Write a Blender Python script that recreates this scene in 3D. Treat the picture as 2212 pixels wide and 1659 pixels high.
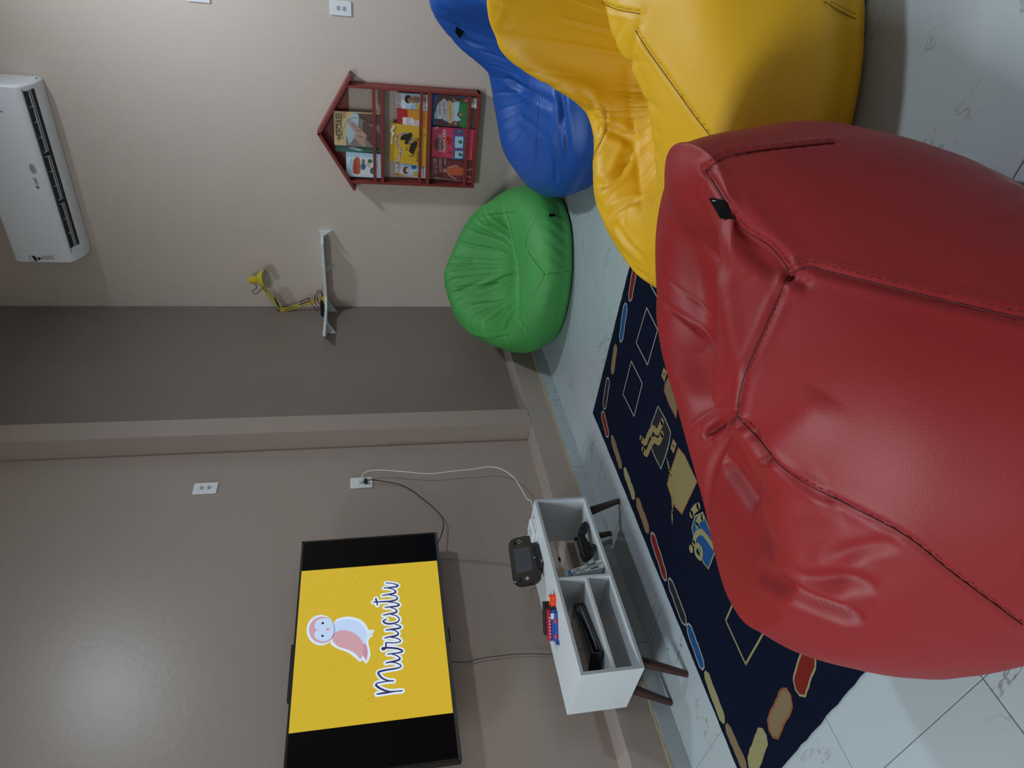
import bpy, bmesh, math, random
import numpy as np
from mathutils import Vector, Matrix
from mathutils.bvhtree import BVHTree

S = bpy.context.scene
COL = S.collection
for o in list(bpy.data.objects):
    bpy.data.objects.remove(o)

# ------------------------------------------------------------------ camera
FPX, YAW, PITCH, ROLL = 1421.77, 0.682805, 0.208612, -0.0230323
CAM = Vector((2.71786, -4.51329, 1.2))
FW = Vector((-math.sin(YAW) * math.cos(PITCH), math.cos(YAW) * math.cos(PITCH), -math.sin(PITCH)))
_r = Vector((math.cos(YAW), math.sin(YAW), 0)); _u = _r.cross(FW)
RT = _r * math.cos(ROLL) + _u * math.sin(ROLL)
UP = -_r * math.sin(ROLL) + _u * math.cos(ROLL)
cam_data = bpy.data.cameras.new('camera'); cam = bpy.data.objects.new('camera', cam_data); COL.objects.link(cam)
cam_data.sensor_fit = 'HORIZONTAL'; cam_data.sensor_width = 36.0
cam_data.lens = FPX / 2212.0 * 36.0; cam_data.clip_start = 0.02
m3 = Matrix((-UP, RT, -FW)).transposed()          # the phone was held upright: the picture lies on its side
cam.matrix_world = Matrix.Translation(CAM) @ m3.to_4x4()
S.camera = cam

# ------------------------------------------------------------------ world, lamps, exposure
w = bpy.data.worlds.new('world'); S.world = w; w.use_nodes = True
w.node_tree.nodes['Background'].inputs[0].default_value = (0.5, 0.52, 0.55, 1)
w.node_tree.nodes['Background'].inputs[1].default_value = 0.15
S.view_settings.view_transform = 'Standard'; S.view_settings.look = 'None'
S.view_settings.gamma = 1.0; S.view_settings.use_curve_mapping = False
S.view_settings.exposure = 0.0

def panel_light(name, loc, power, col, size):
    d = bpy.data.lights.new(name, 'AREA'); d.shape = 'SQUARE'; d.size = size; d.energy = power; d.color = col
    o = bpy.data.objects.new(name, d); o.location = loc; COL.objects.link(o); return o      # shines straight down
LAMP1 = Vector((3.0, -1.25, 3.5)); LAMP2 = Vector((1.0, -6.5, 3.7))
panel_light('panel_light', LAMP1, 68, (0.80, 0.92, 1.0), 0.26)
panel_light('panel_light', LAMP2, 172, (0.82, 0.93, 1.0), 1.1)

# ------------------------------------------------------------------ helpers
def at(px, py, axis, val):
    """world point where the sight line through photo pixel (px, py) meets the plane axis = val"""
    d = FW + RT * ((829.5 - py) / FPX) + UP * ((1106 - px) / FPX)
    return CAM + d * ((val - CAM[axis]) / d[axis])
def ray(px, py):
    return (FW + RT * ((829.5 - py) / FPX) + UP * ((1106 - px) / FPX)).normalized()

def lin(c):
    if isinstance(c, str):
        c = tuple(int(c[i:i + 2], 16) / 255 for i in (1, 3, 5))
    return tuple(x / 12.92 if x <= 0.04045 else ((x + 0.055) / 1.055) ** 2.4 for x in c)

MATS = {}
def mat(name, col, rough=0.5, spec=0.5, metal=0.0, bump=0.0, bscale=200.0, var=0.0, vscale=4.0, coat=0.0, emit=0.0, stretch=None, detail=3):
    if name in MATS: return MATS[name]
    m = bpy.data.materials.new(name); m.use_nodes = True; MATS[name] = m
    nt = m.node_tree; b = nt.nodes['Principled BSDF']; c = lin(col) + (1,)
    b.inputs['Base Color'].default_value = c; b.inputs['Roughness'].default_value = rough
    b.inputs['Specular IOR Level'].default_value = spec; b.inputs['Metallic'].default_value = metal
    b.inputs['Coat Weight'].default_value = coat
    if emit:
        b.inputs['Emission Color'].default_value = c; b.inputs['Emission Strength'].default_value = emit
    if bump or var:
        tc = nt.nodes.new('ShaderNodeTexCoord'); src = tc.outputs['Object']
        if stretch:
            mp = nt.nodes.new('ShaderNodeMapping'); mp.inputs['Scale'].default_value = stretch
            nt.links.new(src, mp.inputs[0]); src = mp.outputs[0]
    if bump:
        n = nt.nodes.new('ShaderNodeTexNoise'); n.inputs['Scale'].default_value = bscale; n.inputs['Detail'].default_value = detail
        nt.links.new(src, n.inputs['Vector'])
        bp = nt.nodes.new('ShaderNodeBump'); bp.inputs['Strength'].default_value = bump; bp.inputs['Distance'].default_value = 0.01
        nt.links.new(n.outputs['Fac'], bp.inputs['Height']); nt.links.new(bp.outputs['Normal'], b.inputs['Normal'])
    if var:
        n = nt.nodes.new('ShaderNodeTexNoise'); n.inputs['Scale'].default_value = vscale; n.inputs['Detail'].default_value = 4
        nt.links.new(src, n.inputs['Vector'])
        mx = nt.nodes.new('ShaderNodeMix'); mx.data_type = 'RGBA'
        mx.inputs['A'].default_value = tuple(x * (1 - var) for x in c[:3]) + (1,)
        mx.inputs['B'].default_value = tuple(min(1, x * (1 + var)) for x in c[:3]) + (1,)
        nt.links.new(n.outputs['Fac'], mx.inputs['Factor']); nt.links.new(mx.outputs['Result'], b.inputs['Base Color'])
    return m

class MB:
    """collects shapes, builds them as one mesh object"""
    def __init__(s): s.v = []; s.f = []; s.mi = []
    def add(s, vs, fs, mi=0):
        k = len(s.v); s.v += [tuple(p) for p in vs]
        for f in fs: s.f.append([i + k for i in f]); s.mi.append(mi)
        return s
    def box(s, x0, x1, y0, y1, z0, z1, mi=0):
        return s.add([(x0, y0, z0), (x1, y0, z0), (x1, y1, z0), (x0, y1, z0), (x0, y0, z1), (x1, y0, z1), (x1, y1, z1), (x0, y1, z1)],
                     [(0, 3, 2, 1), (4, 5, 6, 7), (0, 1, 5, 4), (1, 2, 6, 5), (2, 3, 7, 6), (3, 0, 4, 7)], mi)
    def obox(s, c, ex, ey, ez, mi=0):
        """box from centre and three half-extent vectors"""
        c = Vector(c); ex, ey, ez = Vector(ex), Vector(ey), Vector(ez)
        vs = [c + sx * ex + sy * ey + sz * ez for sz in (-1, 1) for sx, sy in ((-1, -1), (1, -1), (1, 1), (-1, 1))]
        return s.add(vs, [(0, 3, 2, 1), (4, 5, 6, 7), (0, 1, 5, 4), (1, 2, 6, 5), (2, 3, 7, 6), (3, 0, 4, 7)], mi)
    def prism(s, poly, ext, mi=0):
        n = len(poly); ext = Vector(ext); a = [Vector(p) for p in poly]; b = [p + ext for p in a]
        fs = [list(range(n))[::-1], list(range(n, 2 * n))] + [(i, (i + 1) % n, n + (i + 1) % n, n + i) for i in range(n)]
        return s.add(a + b, fs, mi)
    def tube(s, pts, r, n=8, mi=0, caps=True):
        pts = [Vector(p) for p in pts]; rs = r if isinstance(r, (list, tuple)) else [r] * len(pts)
        t0 = (pts[1] - pts[0]).normalized(); a = t0.orthogonal().normalized(); vs = []
        for i, p in enumerate(pts):
            t = (pts[min(i + 1, len(pts) - 1)] - pts[max(i - 1, 0)]).normalized()
            a = (a - t * a.dot(t)); a = a.normalized() if a.length > 1e-9 else t.orthogonal().normalized(); b = t.cross(a)
            vs += [p + (a * math.cos(2 * math.pi * k / n) + b * math.sin(2 * math.pi * k / n)) * rs[i] for k in range(n)]
        fs = [(i * n + k, i * n + (k + 1) % n, (i + 1) * n + (k + 1) % n, (i + 1) * n + k) for i in range(len(pts) - 1) for k in range(n)]
        if caps: fs += [list(range(n))[::-1], [(len(pts) - 1) * n + k for k in range(n)]]
        return s.add(vs, fs, mi)
    def lathe(s, o, axis, prof, n=24, mi=0):
        o = Vector(o); ax = Vector(axis).normalized(); a = ax.orthogonal().normalized(); b = ax.cross(a); vs = []
        for r, h in prof:
            vs += [o + ax * h + (a * math.cos(2 * math.pi * k / n) + b * math.sin(2 * math.pi * k / n)) * max(r, 1e-5) for k in range(n)]
        fs = [(i * n + k, i * n + (k + 1) % n, (i + 1) * n + (k + 1) % n, (i + 1) * n + k) for i in range(len(prof) - 1) for k in range(n)]
        return s.add(vs, fs, mi)
    def build(s, name, mats, parent=None, smooth=False, bevel=0.0, segs=2, angle=35):
        me = bpy.data.meshes.new(name); me.from_pydata(s.v, [], s.f)
        for m in (mats if isinstance(mats, (list, tuple)) else [mats]): me.materials.append(m)
        if max(s.mi, default=0): me.polygons.foreach_set('material_index', s.mi)
        if smooth: me.polygons.foreach_set('use_smooth', [True] * len(s.f))
        bm = bmesh.new(); bm.from_mesh(me); bmesh.ops.recalc_face_normals(bm, faces=bm.faces); bm.to_mesh(me); bm.free()
        me.update()
        o = bpy.data.objects.new(name, me); COL.objects.link(o)
        if smooth and smooth != 'all':
            try: me.set_sharp_from_angle(angle=math.radians(angle))
            except Exception: pass
        if bevel:
            b = o.modifiers.new('bevel', 'BEVEL'); b.width = bevel; b.segments = segs; b.limit_method = 'ANGLE'; b.angle_limit = math.radians(40)
        if parent: put(o, parent)
        return o
def put(o, parent):
    o.parent = parent
    o.matrix_parent_inverse = wm(parent).inverted()
def wm(o):
    m = o.matrix_basis.copy()
    if o.parent: m = wm(o.parent) @ o.matrix_parent_inverse @ m
    return m
def tag(o, label=None, cat=None, group=None, kind=None):
    if label: o['label'] = label
    if cat: o['category'] = cat
    if group: o['group'] = group
    if kind: o['kind'] = kind
    return o
def thing(name, loc, label, cat, group=None):
    e = bpy.data.objects.new(name, None); e.location = loc; e.empty_display_size = 0.05; COL.objects.link(e)
    return tag(e, label, cat, group)
def struct(o): o['kind'] = 'structure'; return o

def crom(pts, n=6, closed=False):
    """Catmull-Rom through points (any dimension)"""
    P = [np.array(p, float) for p in pts]; out = []; L = len(P)
    for i in range(L if closed else L - 1):
        g = (lambda k: P[k % L]) if closed else (lambda k: P[min(max(k, 0), L - 1)])
        a, b, c, d = g(i - 1), g(i), g(i + 1), g(i + 2)
        for j in range(n):
            t = j / n
            out.append(0.5 * ((2 * b) + (c - a) * t + (2 * a - 5 * b + 4 * c - d) * t * t + (3 * b - a - 3 * c + d) * t ** 3))
    if not closed: out.append(P[-1])
    return out

def ribbon(mb, pts, wd, nrm, off, mi=0, closed=False, caps=True):
    """flat stroke of width wd along 3-D points lying in a plane with normal nrm"""
    nrm = Vector(nrm).normalized(); P = [Vector(p) + nrm * off for p in pts]; n = len(P)
    wds = wd if isinstance(wd, (list, tuple)) else [wd] * n
    vs = []
    for i in range(n):
        t = (P[(i + 1) % n] - P[(i - 1) % n]) if closed else (P[min(i + 1, n - 1)] - P[max(i - 1, 0)])
        sd = nrm.cross(t).normalized() * wds[i] / 2
        vs += [P[i] + sd, P[i] - sd]
    fs = [(2 * i, 2 * i + 1, 2 * ((i + 1) % n) + 1, 2 * ((i + 1) % n)) for i in range(n if closed else n - 1)]
    mb.add(vs, fs, mi)
    if caps and not closed:
        for e, wv in ((0, wds[0]), (n - 1, wds[-1])):
            disc(mb, P[e], nrm, wv / 2, 0.0, mi)
def disc(mb, c, nrm, r, off, mi=0, n=14, r2=None, ax=None):
    nrm = Vector(nrm).normalized(); a = Vector(ax).normalized() if ax else nrm.orthogonal().normalized(); b = nrm.cross(a)
    c = Vector(c) + nrm * off
    mb.add([c + a * r * math.cos(2 * math.pi * k / n) + b * (r2 or r) * math.sin(2 * math.pi * k / n) for k in range(n)], [list(range(n))], mi)
def flat(mb, pts, nrm, off, mi=0):
    nrm = Vector(nrm).normalized(); mb.add([Vector(p) + nrm * off for p in pts], [list(range(len(pts)))], mi)
_tri = {}
def fill(mb, pts, nrm, off, mi=0):
    """triangulated (possibly concave) flat polygon"""
    from mathutils.geometry import tessellate_polygon
    P = [Vector(p) + Vector(nrm).normalized() * off for p in pts]
    mb.add(P, [tuple(t) for t in tessellate_polygon([P])], mi)

def text(mb, s, left, right, up, height, nrm, off, mi=0, squash=None):
    """lettering as flat mesh: baseline runs from left to right, cap height given"""
    cu = bpy.data.curves.new('t', 'FONT'); cu.body = s; cu.size = 1.0; cu.resolution_u = 3
    o = bpy.data.objects.new('t', cu); COL.objects.link(o)
    dg = bpy.context.evaluated_depsgraph_get(); me = bpy.data.meshes.new_from_object(o.evaluated_get(dg))
    if len(me.vertices):
        vs = [v.co.copy() for v in me.vertices]; fs = [tuple(p.vertices) for p in me.polygons]
        x0 = min(v.x for v in vs); x1 = max(v.x for v in vs)
        left, right, up = Vector(left), Vector(right), Vector(up).normalized(); nrm = Vector(nrm).normalized()
        e = (right - left) / (x1 - x0)
        mb.add([left + e * (v.x - x0) + up * (v.y * height / 0.73) + nrm * off for v in vs], fs, mi)
    bpy.data.objects.remove(o); bpy.data.curves.remove(cu); bpy.data.meshes.remove(me)

# ------------------------------------------------------------------ materials
M_wall = mat('wall_paint', '#cbbdb2', rough=0.33, spec=0.5, bump=0.04, bscale=40, var=0.03, vscale=1.5)
M_wall2 = mat('wall_dark', '#82776e', rough=0.33, spec=0.5, bump=0.04, bscale=40, var=0.03, vscale=1.5)  # recess panel only: same finish, toned darker than the wall beside it
M_wall3 = mat('wall_paint_taupe', '#9d9087', rough=0.33, spec=0.5, bump=0.04, bscale=40, var=0.03, vscale=1.5)
M_ceil = mat('ceiling_paint', '#cfccc8', rough=0.9)
M_grout = mat('grout', '#8b8c8b', rough=0.9)
M_beige = mat('beige_grout', '#958a72', rough=0.85, bump=0.3, bscale=120)
M_white = mat('white_laminate', '#d3dade', rough=0.42, var=0.02)
M_edge = mat('white_edge_band', '#b9c3c9', rough=0.5)
M_plast = mat('white_plastic', '#dfe4e9', rough=0.32)
M_black = mat('black_plastic', '#0b0b0d', rough=0.3)
M_blackmatte = mat('black_matte', '#0d0d0f', rough=0.55)
M_gloss = mat('black_gloss', '#07080a', rough=0.12, coat=0.4)
M_wood = mat('dark_brown_wood', '#3d241d', rough=0.45, var=0.15, vscale=14, stretch=(1, 1, 0.15))
M_red_wood = mat('mahogany_stain', '#7e2a26', rough=0.42, var=0.35, vscale=16, stretch=(1, 1, 1), bump=0.05, bscale=60)
M_cable_w = mat('white_cable', '#d7d4c8', rough=0.5)
M_cable_k = mat('black_cable', '#0c0c0d', rough=0.5)

def marble():
    m = bpy.data.materials.new('marble_tile'); m.use_nodes = True; nt = m.node_tree; b = nt.nodes['Principled BSDF']
    b.inputs['Roughness'].default_value = 0.16; b.inputs['Specular IOR Level'].default_value = 0.5
    tc = nt.nodes.new('ShaderNodeTexCoord'); oi = nt.nodes.new('ShaderNodeObjectInfo')
    mul = nt.nodes.new('ShaderNodeVectorMath'); mul.operation = 'SCALE'; mul.inputs[0].default_value = (37, 53, 11)
    nt.links.new(oi.outputs['Random'], mul.inputs['Scale'])
    add = nt.nodes.new('ShaderNodeVectorMath'); add.operation = 'ADD'
    mpv = nt.nodes.new('ShaderNodeMapping'); mpv.inputs['Rotation'].default_value = (0, 0, 0.7); mpv.inputs['Scale'].default_value = (0.5, 1.15, 1.0)
    nt.links.new(tc.outputs['Object'], mpv.inputs[0]); nt.links.new(mpv.outputs[0], add.inputs[0]); nt.links.new(mul.outputs[0], add.inputs[1])
    wn = nt.nodes.new('ShaderNodeTexNoise'); wn.inputs['Scale'].default_value = 1.7; wn.inputs['Detail'].default_value = 6; wn.inputs['Roughness'].default_value = 0.65
    nt.links.new(add.outputs[0], wn.inputs['Vector'])
    s1 = nt.nodes.new('ShaderNodeMath'); s1.operation = 'SUBTRACT'; s1.inputs[1].default_value = 0.5
    ab = nt.nodes.new('ShaderNodeMath'); ab.operation = 'ABSOLUTE'
    nt.links.new(wn.outputs['Fac'], s1.inputs[0]); nt.links.new(s1.outputs[0], ab.inputs[0])
    r1 = nt.nodes.new('ShaderNodeValToRGB'); e = r1.color_ramp.elements
    e[0].position = 0.0; e[0].color = (1, 1, 1, 1); e[1].position = 0.006; e[1].color = (0, 0, 0, 1)
    nt.links.new(ab.outputs[0], r1.inputs[0])
    n2 = nt.nodes.new('ShaderNodeTexNoise'); n2.inputs['Scale'].default_value = 4.5; nt.links.new(add.outputs[0], n2.inputs['Vector'])
    r2 = nt.nodes.new('ShaderNodeValToRGB'); e = r2.color_ramp.elements; e[0].position = 0.52; e[0].color = (0, 0, 0, 1); e[1].position = 0.7; e[1].color = (1, 1, 1, 1)
    nt.links.new(n2.outputs['Fac'], r2.inputs[0])
    mm = nt.nodes.new('ShaderNodeMath'); mm.operation = 'MULTIPLY'; nt.links.new(r1.outputs[0], mm.inputs[0]); nt.links.new(r2.outputs[0], mm.inputs[1])
    mx = nt.nodes.new('ShaderNodeMix'); mx.data_type = 'RGBA'; mx.inputs['A'].default_value = lin('#acb6bb') + (1,); mx.inputs['B'].default_value = lin('#62676b') + (1,)
    nt.links.new(mm.outputs[0], mx.inputs['Factor'])
    n3 = nt.nodes.new('ShaderNodeTexNoise'); n3.inputs['Scale'].default_value = 1.6; n3.inputs['Detail'].default_value = 3; nt.links.new(add.outputs[0], n3.inputs['Vector'])
    mx2 = nt.nodes.new('ShaderNodeMix'); mx2.data_type = 'RGBA'; mx2.blend_type = 'MULTIPLY'; mx2.inputs['Factor'].default_value = 0.22
    nt.links.new(mx.outputs['Result'], mx2.inputs['A']); nt.links.new(n3.outputs['Fac'], mx2.inputs['B'])
    nt.links.new(mx2.outputs['Result'], b.inputs['Base Color'])
    return m
M_tile = marble()

# ------------------------------------------------------------------ setting
D = 0.1334                      # depth of the recesses in the left wall
Y1, Y2 = -1.4273, -1.5655       # pilaster
ZP = 0.2376                     # top of the plinth
ZB = 0.0796                     # top of the tiled skirting
XR, YN, ZC = 5.6, -8.3, 3.95
EPS = 0.0
fl = struct(MB().box(-D - 0.1, XR, YN, 0.1, -0.06, -0.004).build('floor', M_grout))
# floor tiles, one object each
def tile_mesh(sx, sy):
    bm = bmesh.new(); g = 0.0011
    a = [(g, g), (sx - g, g), (sx - g, sy - g), (g, sy - g)]; e = 0.0012
    b = [(g + e, g + e), (sx - g - e, g + e), (sx - g - e, sy - g - e), (g + e, sy - g - e)]
    v0 = [bm.verts.new((x, y, -0.006)) for x, y in a]; v1 = [bm.verts.new((x, y, -0.0011)) for x, y in a]; v2 = [bm.verts.new((x, y, 0)) for x, y in b]
    bm.faces.new(v2)
    for i in range(4):
        j = (i + 1) % 4; bm.faces.new((v0[i], v0[j], v1[j], v1[i])); bm.faces.new((v1[i], v1[j], v2[j], v2[i]))
    me = bpy.data.meshes.new('tile'); bm.to_mesh(me); bm.free(); me.materials.append(M_tile); return me
T = 0.555
xs = [0.0] + [0.423 + T * k for k in range(11)]
xs = [x for x in xs if x < XR - 0.05] + [XR]
cache = {}
for i in range(len(xs) - 1):
    ph = -1.41 if xs[i] < 0.9 else -2.93 + 3 * T
    ys = sorted([ph + T * k for k in range(-16, 6) if YN + 0.02 < ph + T * k < -0.02] + [YN, -0.012])
    for j in range(len(ys) - 1):
        sx, sy = xs[i + 1] - xs[i], ys[j + 1] - ys[j]; k = (round(sx, 3), round(sy, 3))
        if k not in cache: cache[k] = tile_mesh(sx, sy)
        o = bpy.data.objects.new('tile', cache[k]); o.location = (xs[i], ys[j], 0); COL.objects.link(o); put(o, fl)

# left wall: recessed panels behind a pilaster and a plinth that share one front plane
wl = struct(MB().box(-D - 0.12, -D, YN, Y1 - 0.05, 0, ZC).build('wall_left', M_wall3))
struct(MB().box(-D - 0.12, -D, Y1 - 0.05, 0.0, 0, ZC).build('wall_left_panel', M_wall2))['label'] = 'darker toned recess between pilaster and corner'
struct(MB().box(-D, 0, Y2, Y1, ZP - 0.004, ZC).build('trim_1', M_wall3)); bpy.data.objects['trim_1']['label'] = 'pilaster standing out from the left wall'
pl = MB(); pl.prism([(-D, YN, 0), (0, YN, 0), (0, YN, ZP - 0.002), (-D, YN, ZP + 0.006)], (0, -YN, 0))
struct(pl.build('trim_2', M_wall3)); bpy.data.objects['trim_2']['label'] = 'low plinth ledge along the foot of the left wall'
wb = struct(MB().box(-D - 0.12, XR, 0.0, 0.12, 0, ZC).build('wall_back', M_wall))
wr = struct(MB().box(XR, XR + 0.12, YN, 0.12, 0, ZC).build('wall_right', M_wall))
wf = struct(MB().box(-D - 0.12, XR + 0.12, YN - 0.12, YN, 0, ZC).build('wall_front', M_wall))
ce = struct(MB().box(-D - 0.12, XR + 0.12, YN - 0.12, 0.12, ZC, ZC + 0.1).build('ceiling', M_ceil))
# tiled skirting with a beige grout bead
bl = struct(MB().box(0.0, 0.004, YN, -0.012, 0.0, ZB).build('baseboard_left', M_grout))
ys = sorted([-1.41 - T * k for k in range(-2, 14)] + [-0.012]); ys = [y for y in ys if y > YN and y <= -0.012]
for a, b in zip(ys[:-1], ys[1:]):
    MB().box(0.004, 0.011, a + 0.001, b - 0.001, 0.0, ZB - 0.004).build('tile', M_tile, bl, bevel=0.001, segs=1)
rnd = random.Random(3)
bead = MB(); n = 260
for i in range(n):
    a = YN + (-YN - 0.012) * i / n; b = YN + (-YN - 0.012) * (i + 1) / n; h = 0.004 + rnd.random() * 0.003 + (0.004 if -1.45 < a < -1.25 else 0)
    bead.prism([(0, a, ZB - 0.006), (0.010 + rnd.random() * 0.002, a, ZB - 0.006), (0.008, a, ZB + h * 0.5), (0, a, ZB + h)], (0, b - a, 0))
bead.build('grout_bead', M_beige, bl)
bb = struct(MB().box(0.0, XR, -0.004, 0.0, 0.0, ZB).build('baseboard_back', M_grout))
xx = [0.0] + [0.3 + T * k for k in range(11)]; xx = [x for x in xx if x < XR] + [XR]
for a, b in zip(xx[:-1], xx[1:]):
    MB().box(a + 0.001, b - 0.001, -0.011, -0.004, 0.0, ZB - 0.004).build('tile', M_tile, bb, bevel=0.001, segs=1)
MB().box(0.012, XR, -0.009, 0, ZB - 0.005, ZB + 0.003).build('grout_bead', M_beige, bb)

# ------------------------------------------------------------------ ceiling lamps (just above the picture)
def ceiling_lamp(p, label, h=0.15):
    t = thing('ceiling_lamp', (p.x, p.y, p.z), label, 'lamp', 'square panels hanging from the ceiling')
    MB().box(p.x - h, p.x + h, p.y - h, p.y + h, p.z + 0.004, p.z + 0.03).build('panel_housing', M_plast, t, bevel=0.004)
    fr = MB()
    for a, b, c, d in ((-h, h, -h, .017 - h), (-h, h, h - .017, h), (-h, .017 - h, .017 - h, h - .017), (h - .017, h, .017 - h, h - .017)): fr.box(p.x + a, p.x + b, p.y + c, p.y + d, p.z - 0.004, p.z + 0.004)
    fr.build('panel_frame', M_plast, t)
    MB().tube([(p.x, p.y, ZC), (p.x, p.y, p.z + 0.03)], 0.008).build('rod', M_plast, t)
    MB().lathe((p.x, p.y, ZC), (0, 0, -1), [(0, 0), (0.055, 0), (0.05, 0.02), (0.012, 0.03), (0, 0.03)]).build('canopy', M_plast, t, smooth=True)
ceiling_lamp(LAMP1, 'white square lamp panel hanging over the blue and yellow bean bags')
ceiling_lamp(LAMP2, 'large white square lamp panel hanging behind the photographer', 0.57)
# pale scuffs in the paint of the back wall
M_scuff = mat('scuffed_paint', '#cfcbc6', rough=0.6)
for l, wd in (([(780, 470), (800, 476), (822, 482)], .004), ([(830, 478), (850, 484), (872, 492)], .012), ([(845, 490), (868, 498)], .006), ([(925, 498), (940, 506), (960, 512)], .008), ([(1108, 330), (1112, 322), (1118, 316)], .003), ([(130, 628), (145, 626)], .006)):
    mb = MB(); P = [at(px, py, 1, 0) for px, py in crom(l, 4)]; n = len(P)
    ribbon(mb, P, [wd * (0.25 + math.sin(math.pi * k / (n - 1))) * 0.8 for k in range(n)], (0, -1, 0), 0.0006, caps=False); mb.build('scuff_mark', M_scuff, wb)

# ------------------------------------------------------------------ rug
XA, XB, YA, YB = 0.385, 1.80, -3.865, -1.915
NR = (0, 0, 1); HZ = 0.007
def rug_at(x, y): return at(x, y, 2, HZ)
M_rug = mat('navy_pile', '#091127', rough=0.95, spec=0.1, bump=0.5, bscale=420, var=0.15, vscale=60)
RC = {k: mat('pile_' + k, c, rough=0.95, spec=0.1, bump=0.5, bscale=420, var=0.12, vscale=120) for k, c in dict(
    red='#73221a', tan='#7d6a50', olive='#8f8a63', black='#26272c', blue='#1f4c80', grey='#a3a096', orange='#86502f', gold='#8d7d54').items()}
rug = thing('rug', ((XA + XB) / 2, (YA + YB) / 2, 0), 'dark navy rectangular rug with coloured brick border under the red bean bag', 'rug')
pts = []; N = 40
for (a, b) in (((XA, YA), (XB, YA)), ((XB, YA), (XB, YB)), ((XB, YB), (XA, YB)), ((XA, YB), (XA, YA))):
    for i in range(N):
        t = i / N; jx = rnd.uniform(-.0022, .0022) if i else 0; jy = rnd.uniform(-.0022, .0022) if i else 0
        pts.append((a[0] + (b[0] - a[0]) * t + jx, a[1] + (b[1] - a[1]) * t + jy, 0.0005))
MB().prism(pts, (0, 0, HZ - 0.0005)).build('pile', M_rug, rug)
def motif(name, pts, col, off=0.001, outline=None, ow=0.006, th=0.0012):
    """a raised patch of coloured pile"""
    mb = MB(); P = [Vector((p[0], p[1], HZ)) for p in pts]
    if outline:
        o2 = MB(); ribbon(o2, P, ow, NR, off + 0.0006, closed=True); 
    fill(mb, P, NR, off); o = mb.build(name, RC[col], rug)
    if outline: o2.build('outline', RC[outline], o)
    return o
def brick(a, b, col, outline='grey', wd=0.05, wob=0.004):
    A = Vector((a[0], a[1], 0)); B = Vector((b[0], b[1], 0)); d = (B - A); L = d.length; d.normalize(); s = Vector((-d.y, d.x, 0)); P = []
    n = 9; h = wd / 2
    for sg in (1, -1):
        for i in range(n + 1):
            t = i / n if sg > 0 else 1 - i / n
            x = t * L; e = min(x, L - x); ww = h * math.sqrt(max(0.12, 1 - (1 - min(1, e / (h * 1.0))) ** 2))
            P.append(A + d * x + s * sg * (ww + rnd.uniform(-wob, wob) * 0.6))
    return motif('border_brick', P, col, 0.001, outline, 0.007)
z1 = lambda x, y: (1260 + x / 1.509, 560 + y / 1.509)
def rp(x, y): p = rug_at(*z1(x, y)); return (p.x, p.y)
for a, b, c, ol in (((170, 22), (152, 135), 'red', 'grey'), ((140, 145), (122, 268), 'blue', 'grey'), ((107, 278), (94, 375), 'tan', None), ((83, 388), (68, 487), 'black', 'grey'),
                ((62, 498), (82, 578), 'red', 'grey'), ((92, 575), (125, 682), 'tan', None), ((133, 680), (168, 782), 'olive', None), ((175, 782), (214, 890), 'tan', 'orange'),
                ((223, 893), (271, 1045), 'red', 'grey'), ((280, 1043), (335, 1190), 'black', 'grey'), ((341, 1190), (392, 1334), 'blue', 'grey'), ((397, 1343), (460, 1513), 'olive', None),
                ((466, 1515), (532, 1668), 'tan', None)):
    brick(rp(*a), rp(*b), c, ol)
for a, b, c, ol in (((745, 1270), (700, 1412), 'red', 'olive'), ((672, 1412), (612, 1545), 'tan', 'orange'), ((592, 1540), (545, 1665), 'olive', None)):
    brick(rp(*a), rp(*b), c, ol, wd=0.062)
for k, c in enumerate(('olive', 'tan')):
    brick((1.46 + k * 0.16, YB - 0.05), (1.59 + k * 0.16, YB - 0.05), c, 'grey')
def rline(pts, col, wd=0.006, closed=False, name='outline_motif', off=0.001, sm=0):
    P = [Vector((p[0], p[1], HZ)) for p in (crom(pts, sm, closed) if sm else pts)]
    mb = MB()
    if sm: ribbon(mb, P, wd, NR, off, closed=closed)
    else:
        for i in range(len(P) if closed else len(P) - 1): ribbon(mb, [P[i], P[(i + 1) % len(P)]], wd, NR, off + 0.00001 * i)
    return mb.build(name, RC[col], rug)
rline([rp(207, 158), rp(243, 230), rp(210, 345), rp(173, 272)], 'grey', closed=True, name='diamond')
rline([rp(157, 332), rp(193, 405), rp(166, 512), rp(130, 440)], 'grey', closed=True, name='diamond')
rline([rp(258, 20), rp(297, 60), rp(262, 160), rp(220, 85)], 'grey', closed=True, name='diamond')
rline([rp(505, 1085), rp(465, 1177), rp(530, 1320), rp(610, 1180)], 'olive', 0.008, closed=True, name='diamond')
z5 = lambda x, y: (1350 + x / 3.317, 760 + y / 3.317)
def rq(x, y): p = rug_at(*z5(x, y)); return (p.x, p.y)
motif('dark_kite', [rq(*q) for q in ((240, 388), (290, 480), (330, 575), (318, 660), (295, 740), (260, 838), (225, 770), (195, 700), (190, 520))], 'black', 0.001, 'grey', 0.006)
rline([rq(*q) for q in ((118, 620), (148, 650), (175, 590), (205, 548), (235, 575), (270, 500))], 'gold', 0.03, name='squiggle', off=0.0024, sm=5)
rline([rq(*q) for q in ((132, 700), (158, 730), (182, 675), (212, 630), (245, 645), (270, 590))], 'gold', 0.03, name='squiggle', off=0.0024, sm=5)
for q in (((280, 110), (303, 145), (285, 215), (262, 170)), ((347, 622), (372, 660), (350, 730), (328, 690))):
    o = motif('knob_motif', [rq(*a) for a in q], 'gold', 0.0012)
    cx = sum(a[0] for a in q) / 4; cy = sum(a[1] for a in q) / 4
    mb = MB(); p = rq(cx, cy); disc(mb, (p[0], p[1], HZ), NR, 0.006, 0.0018); mb.build('dot', RC['black'], o)
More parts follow.
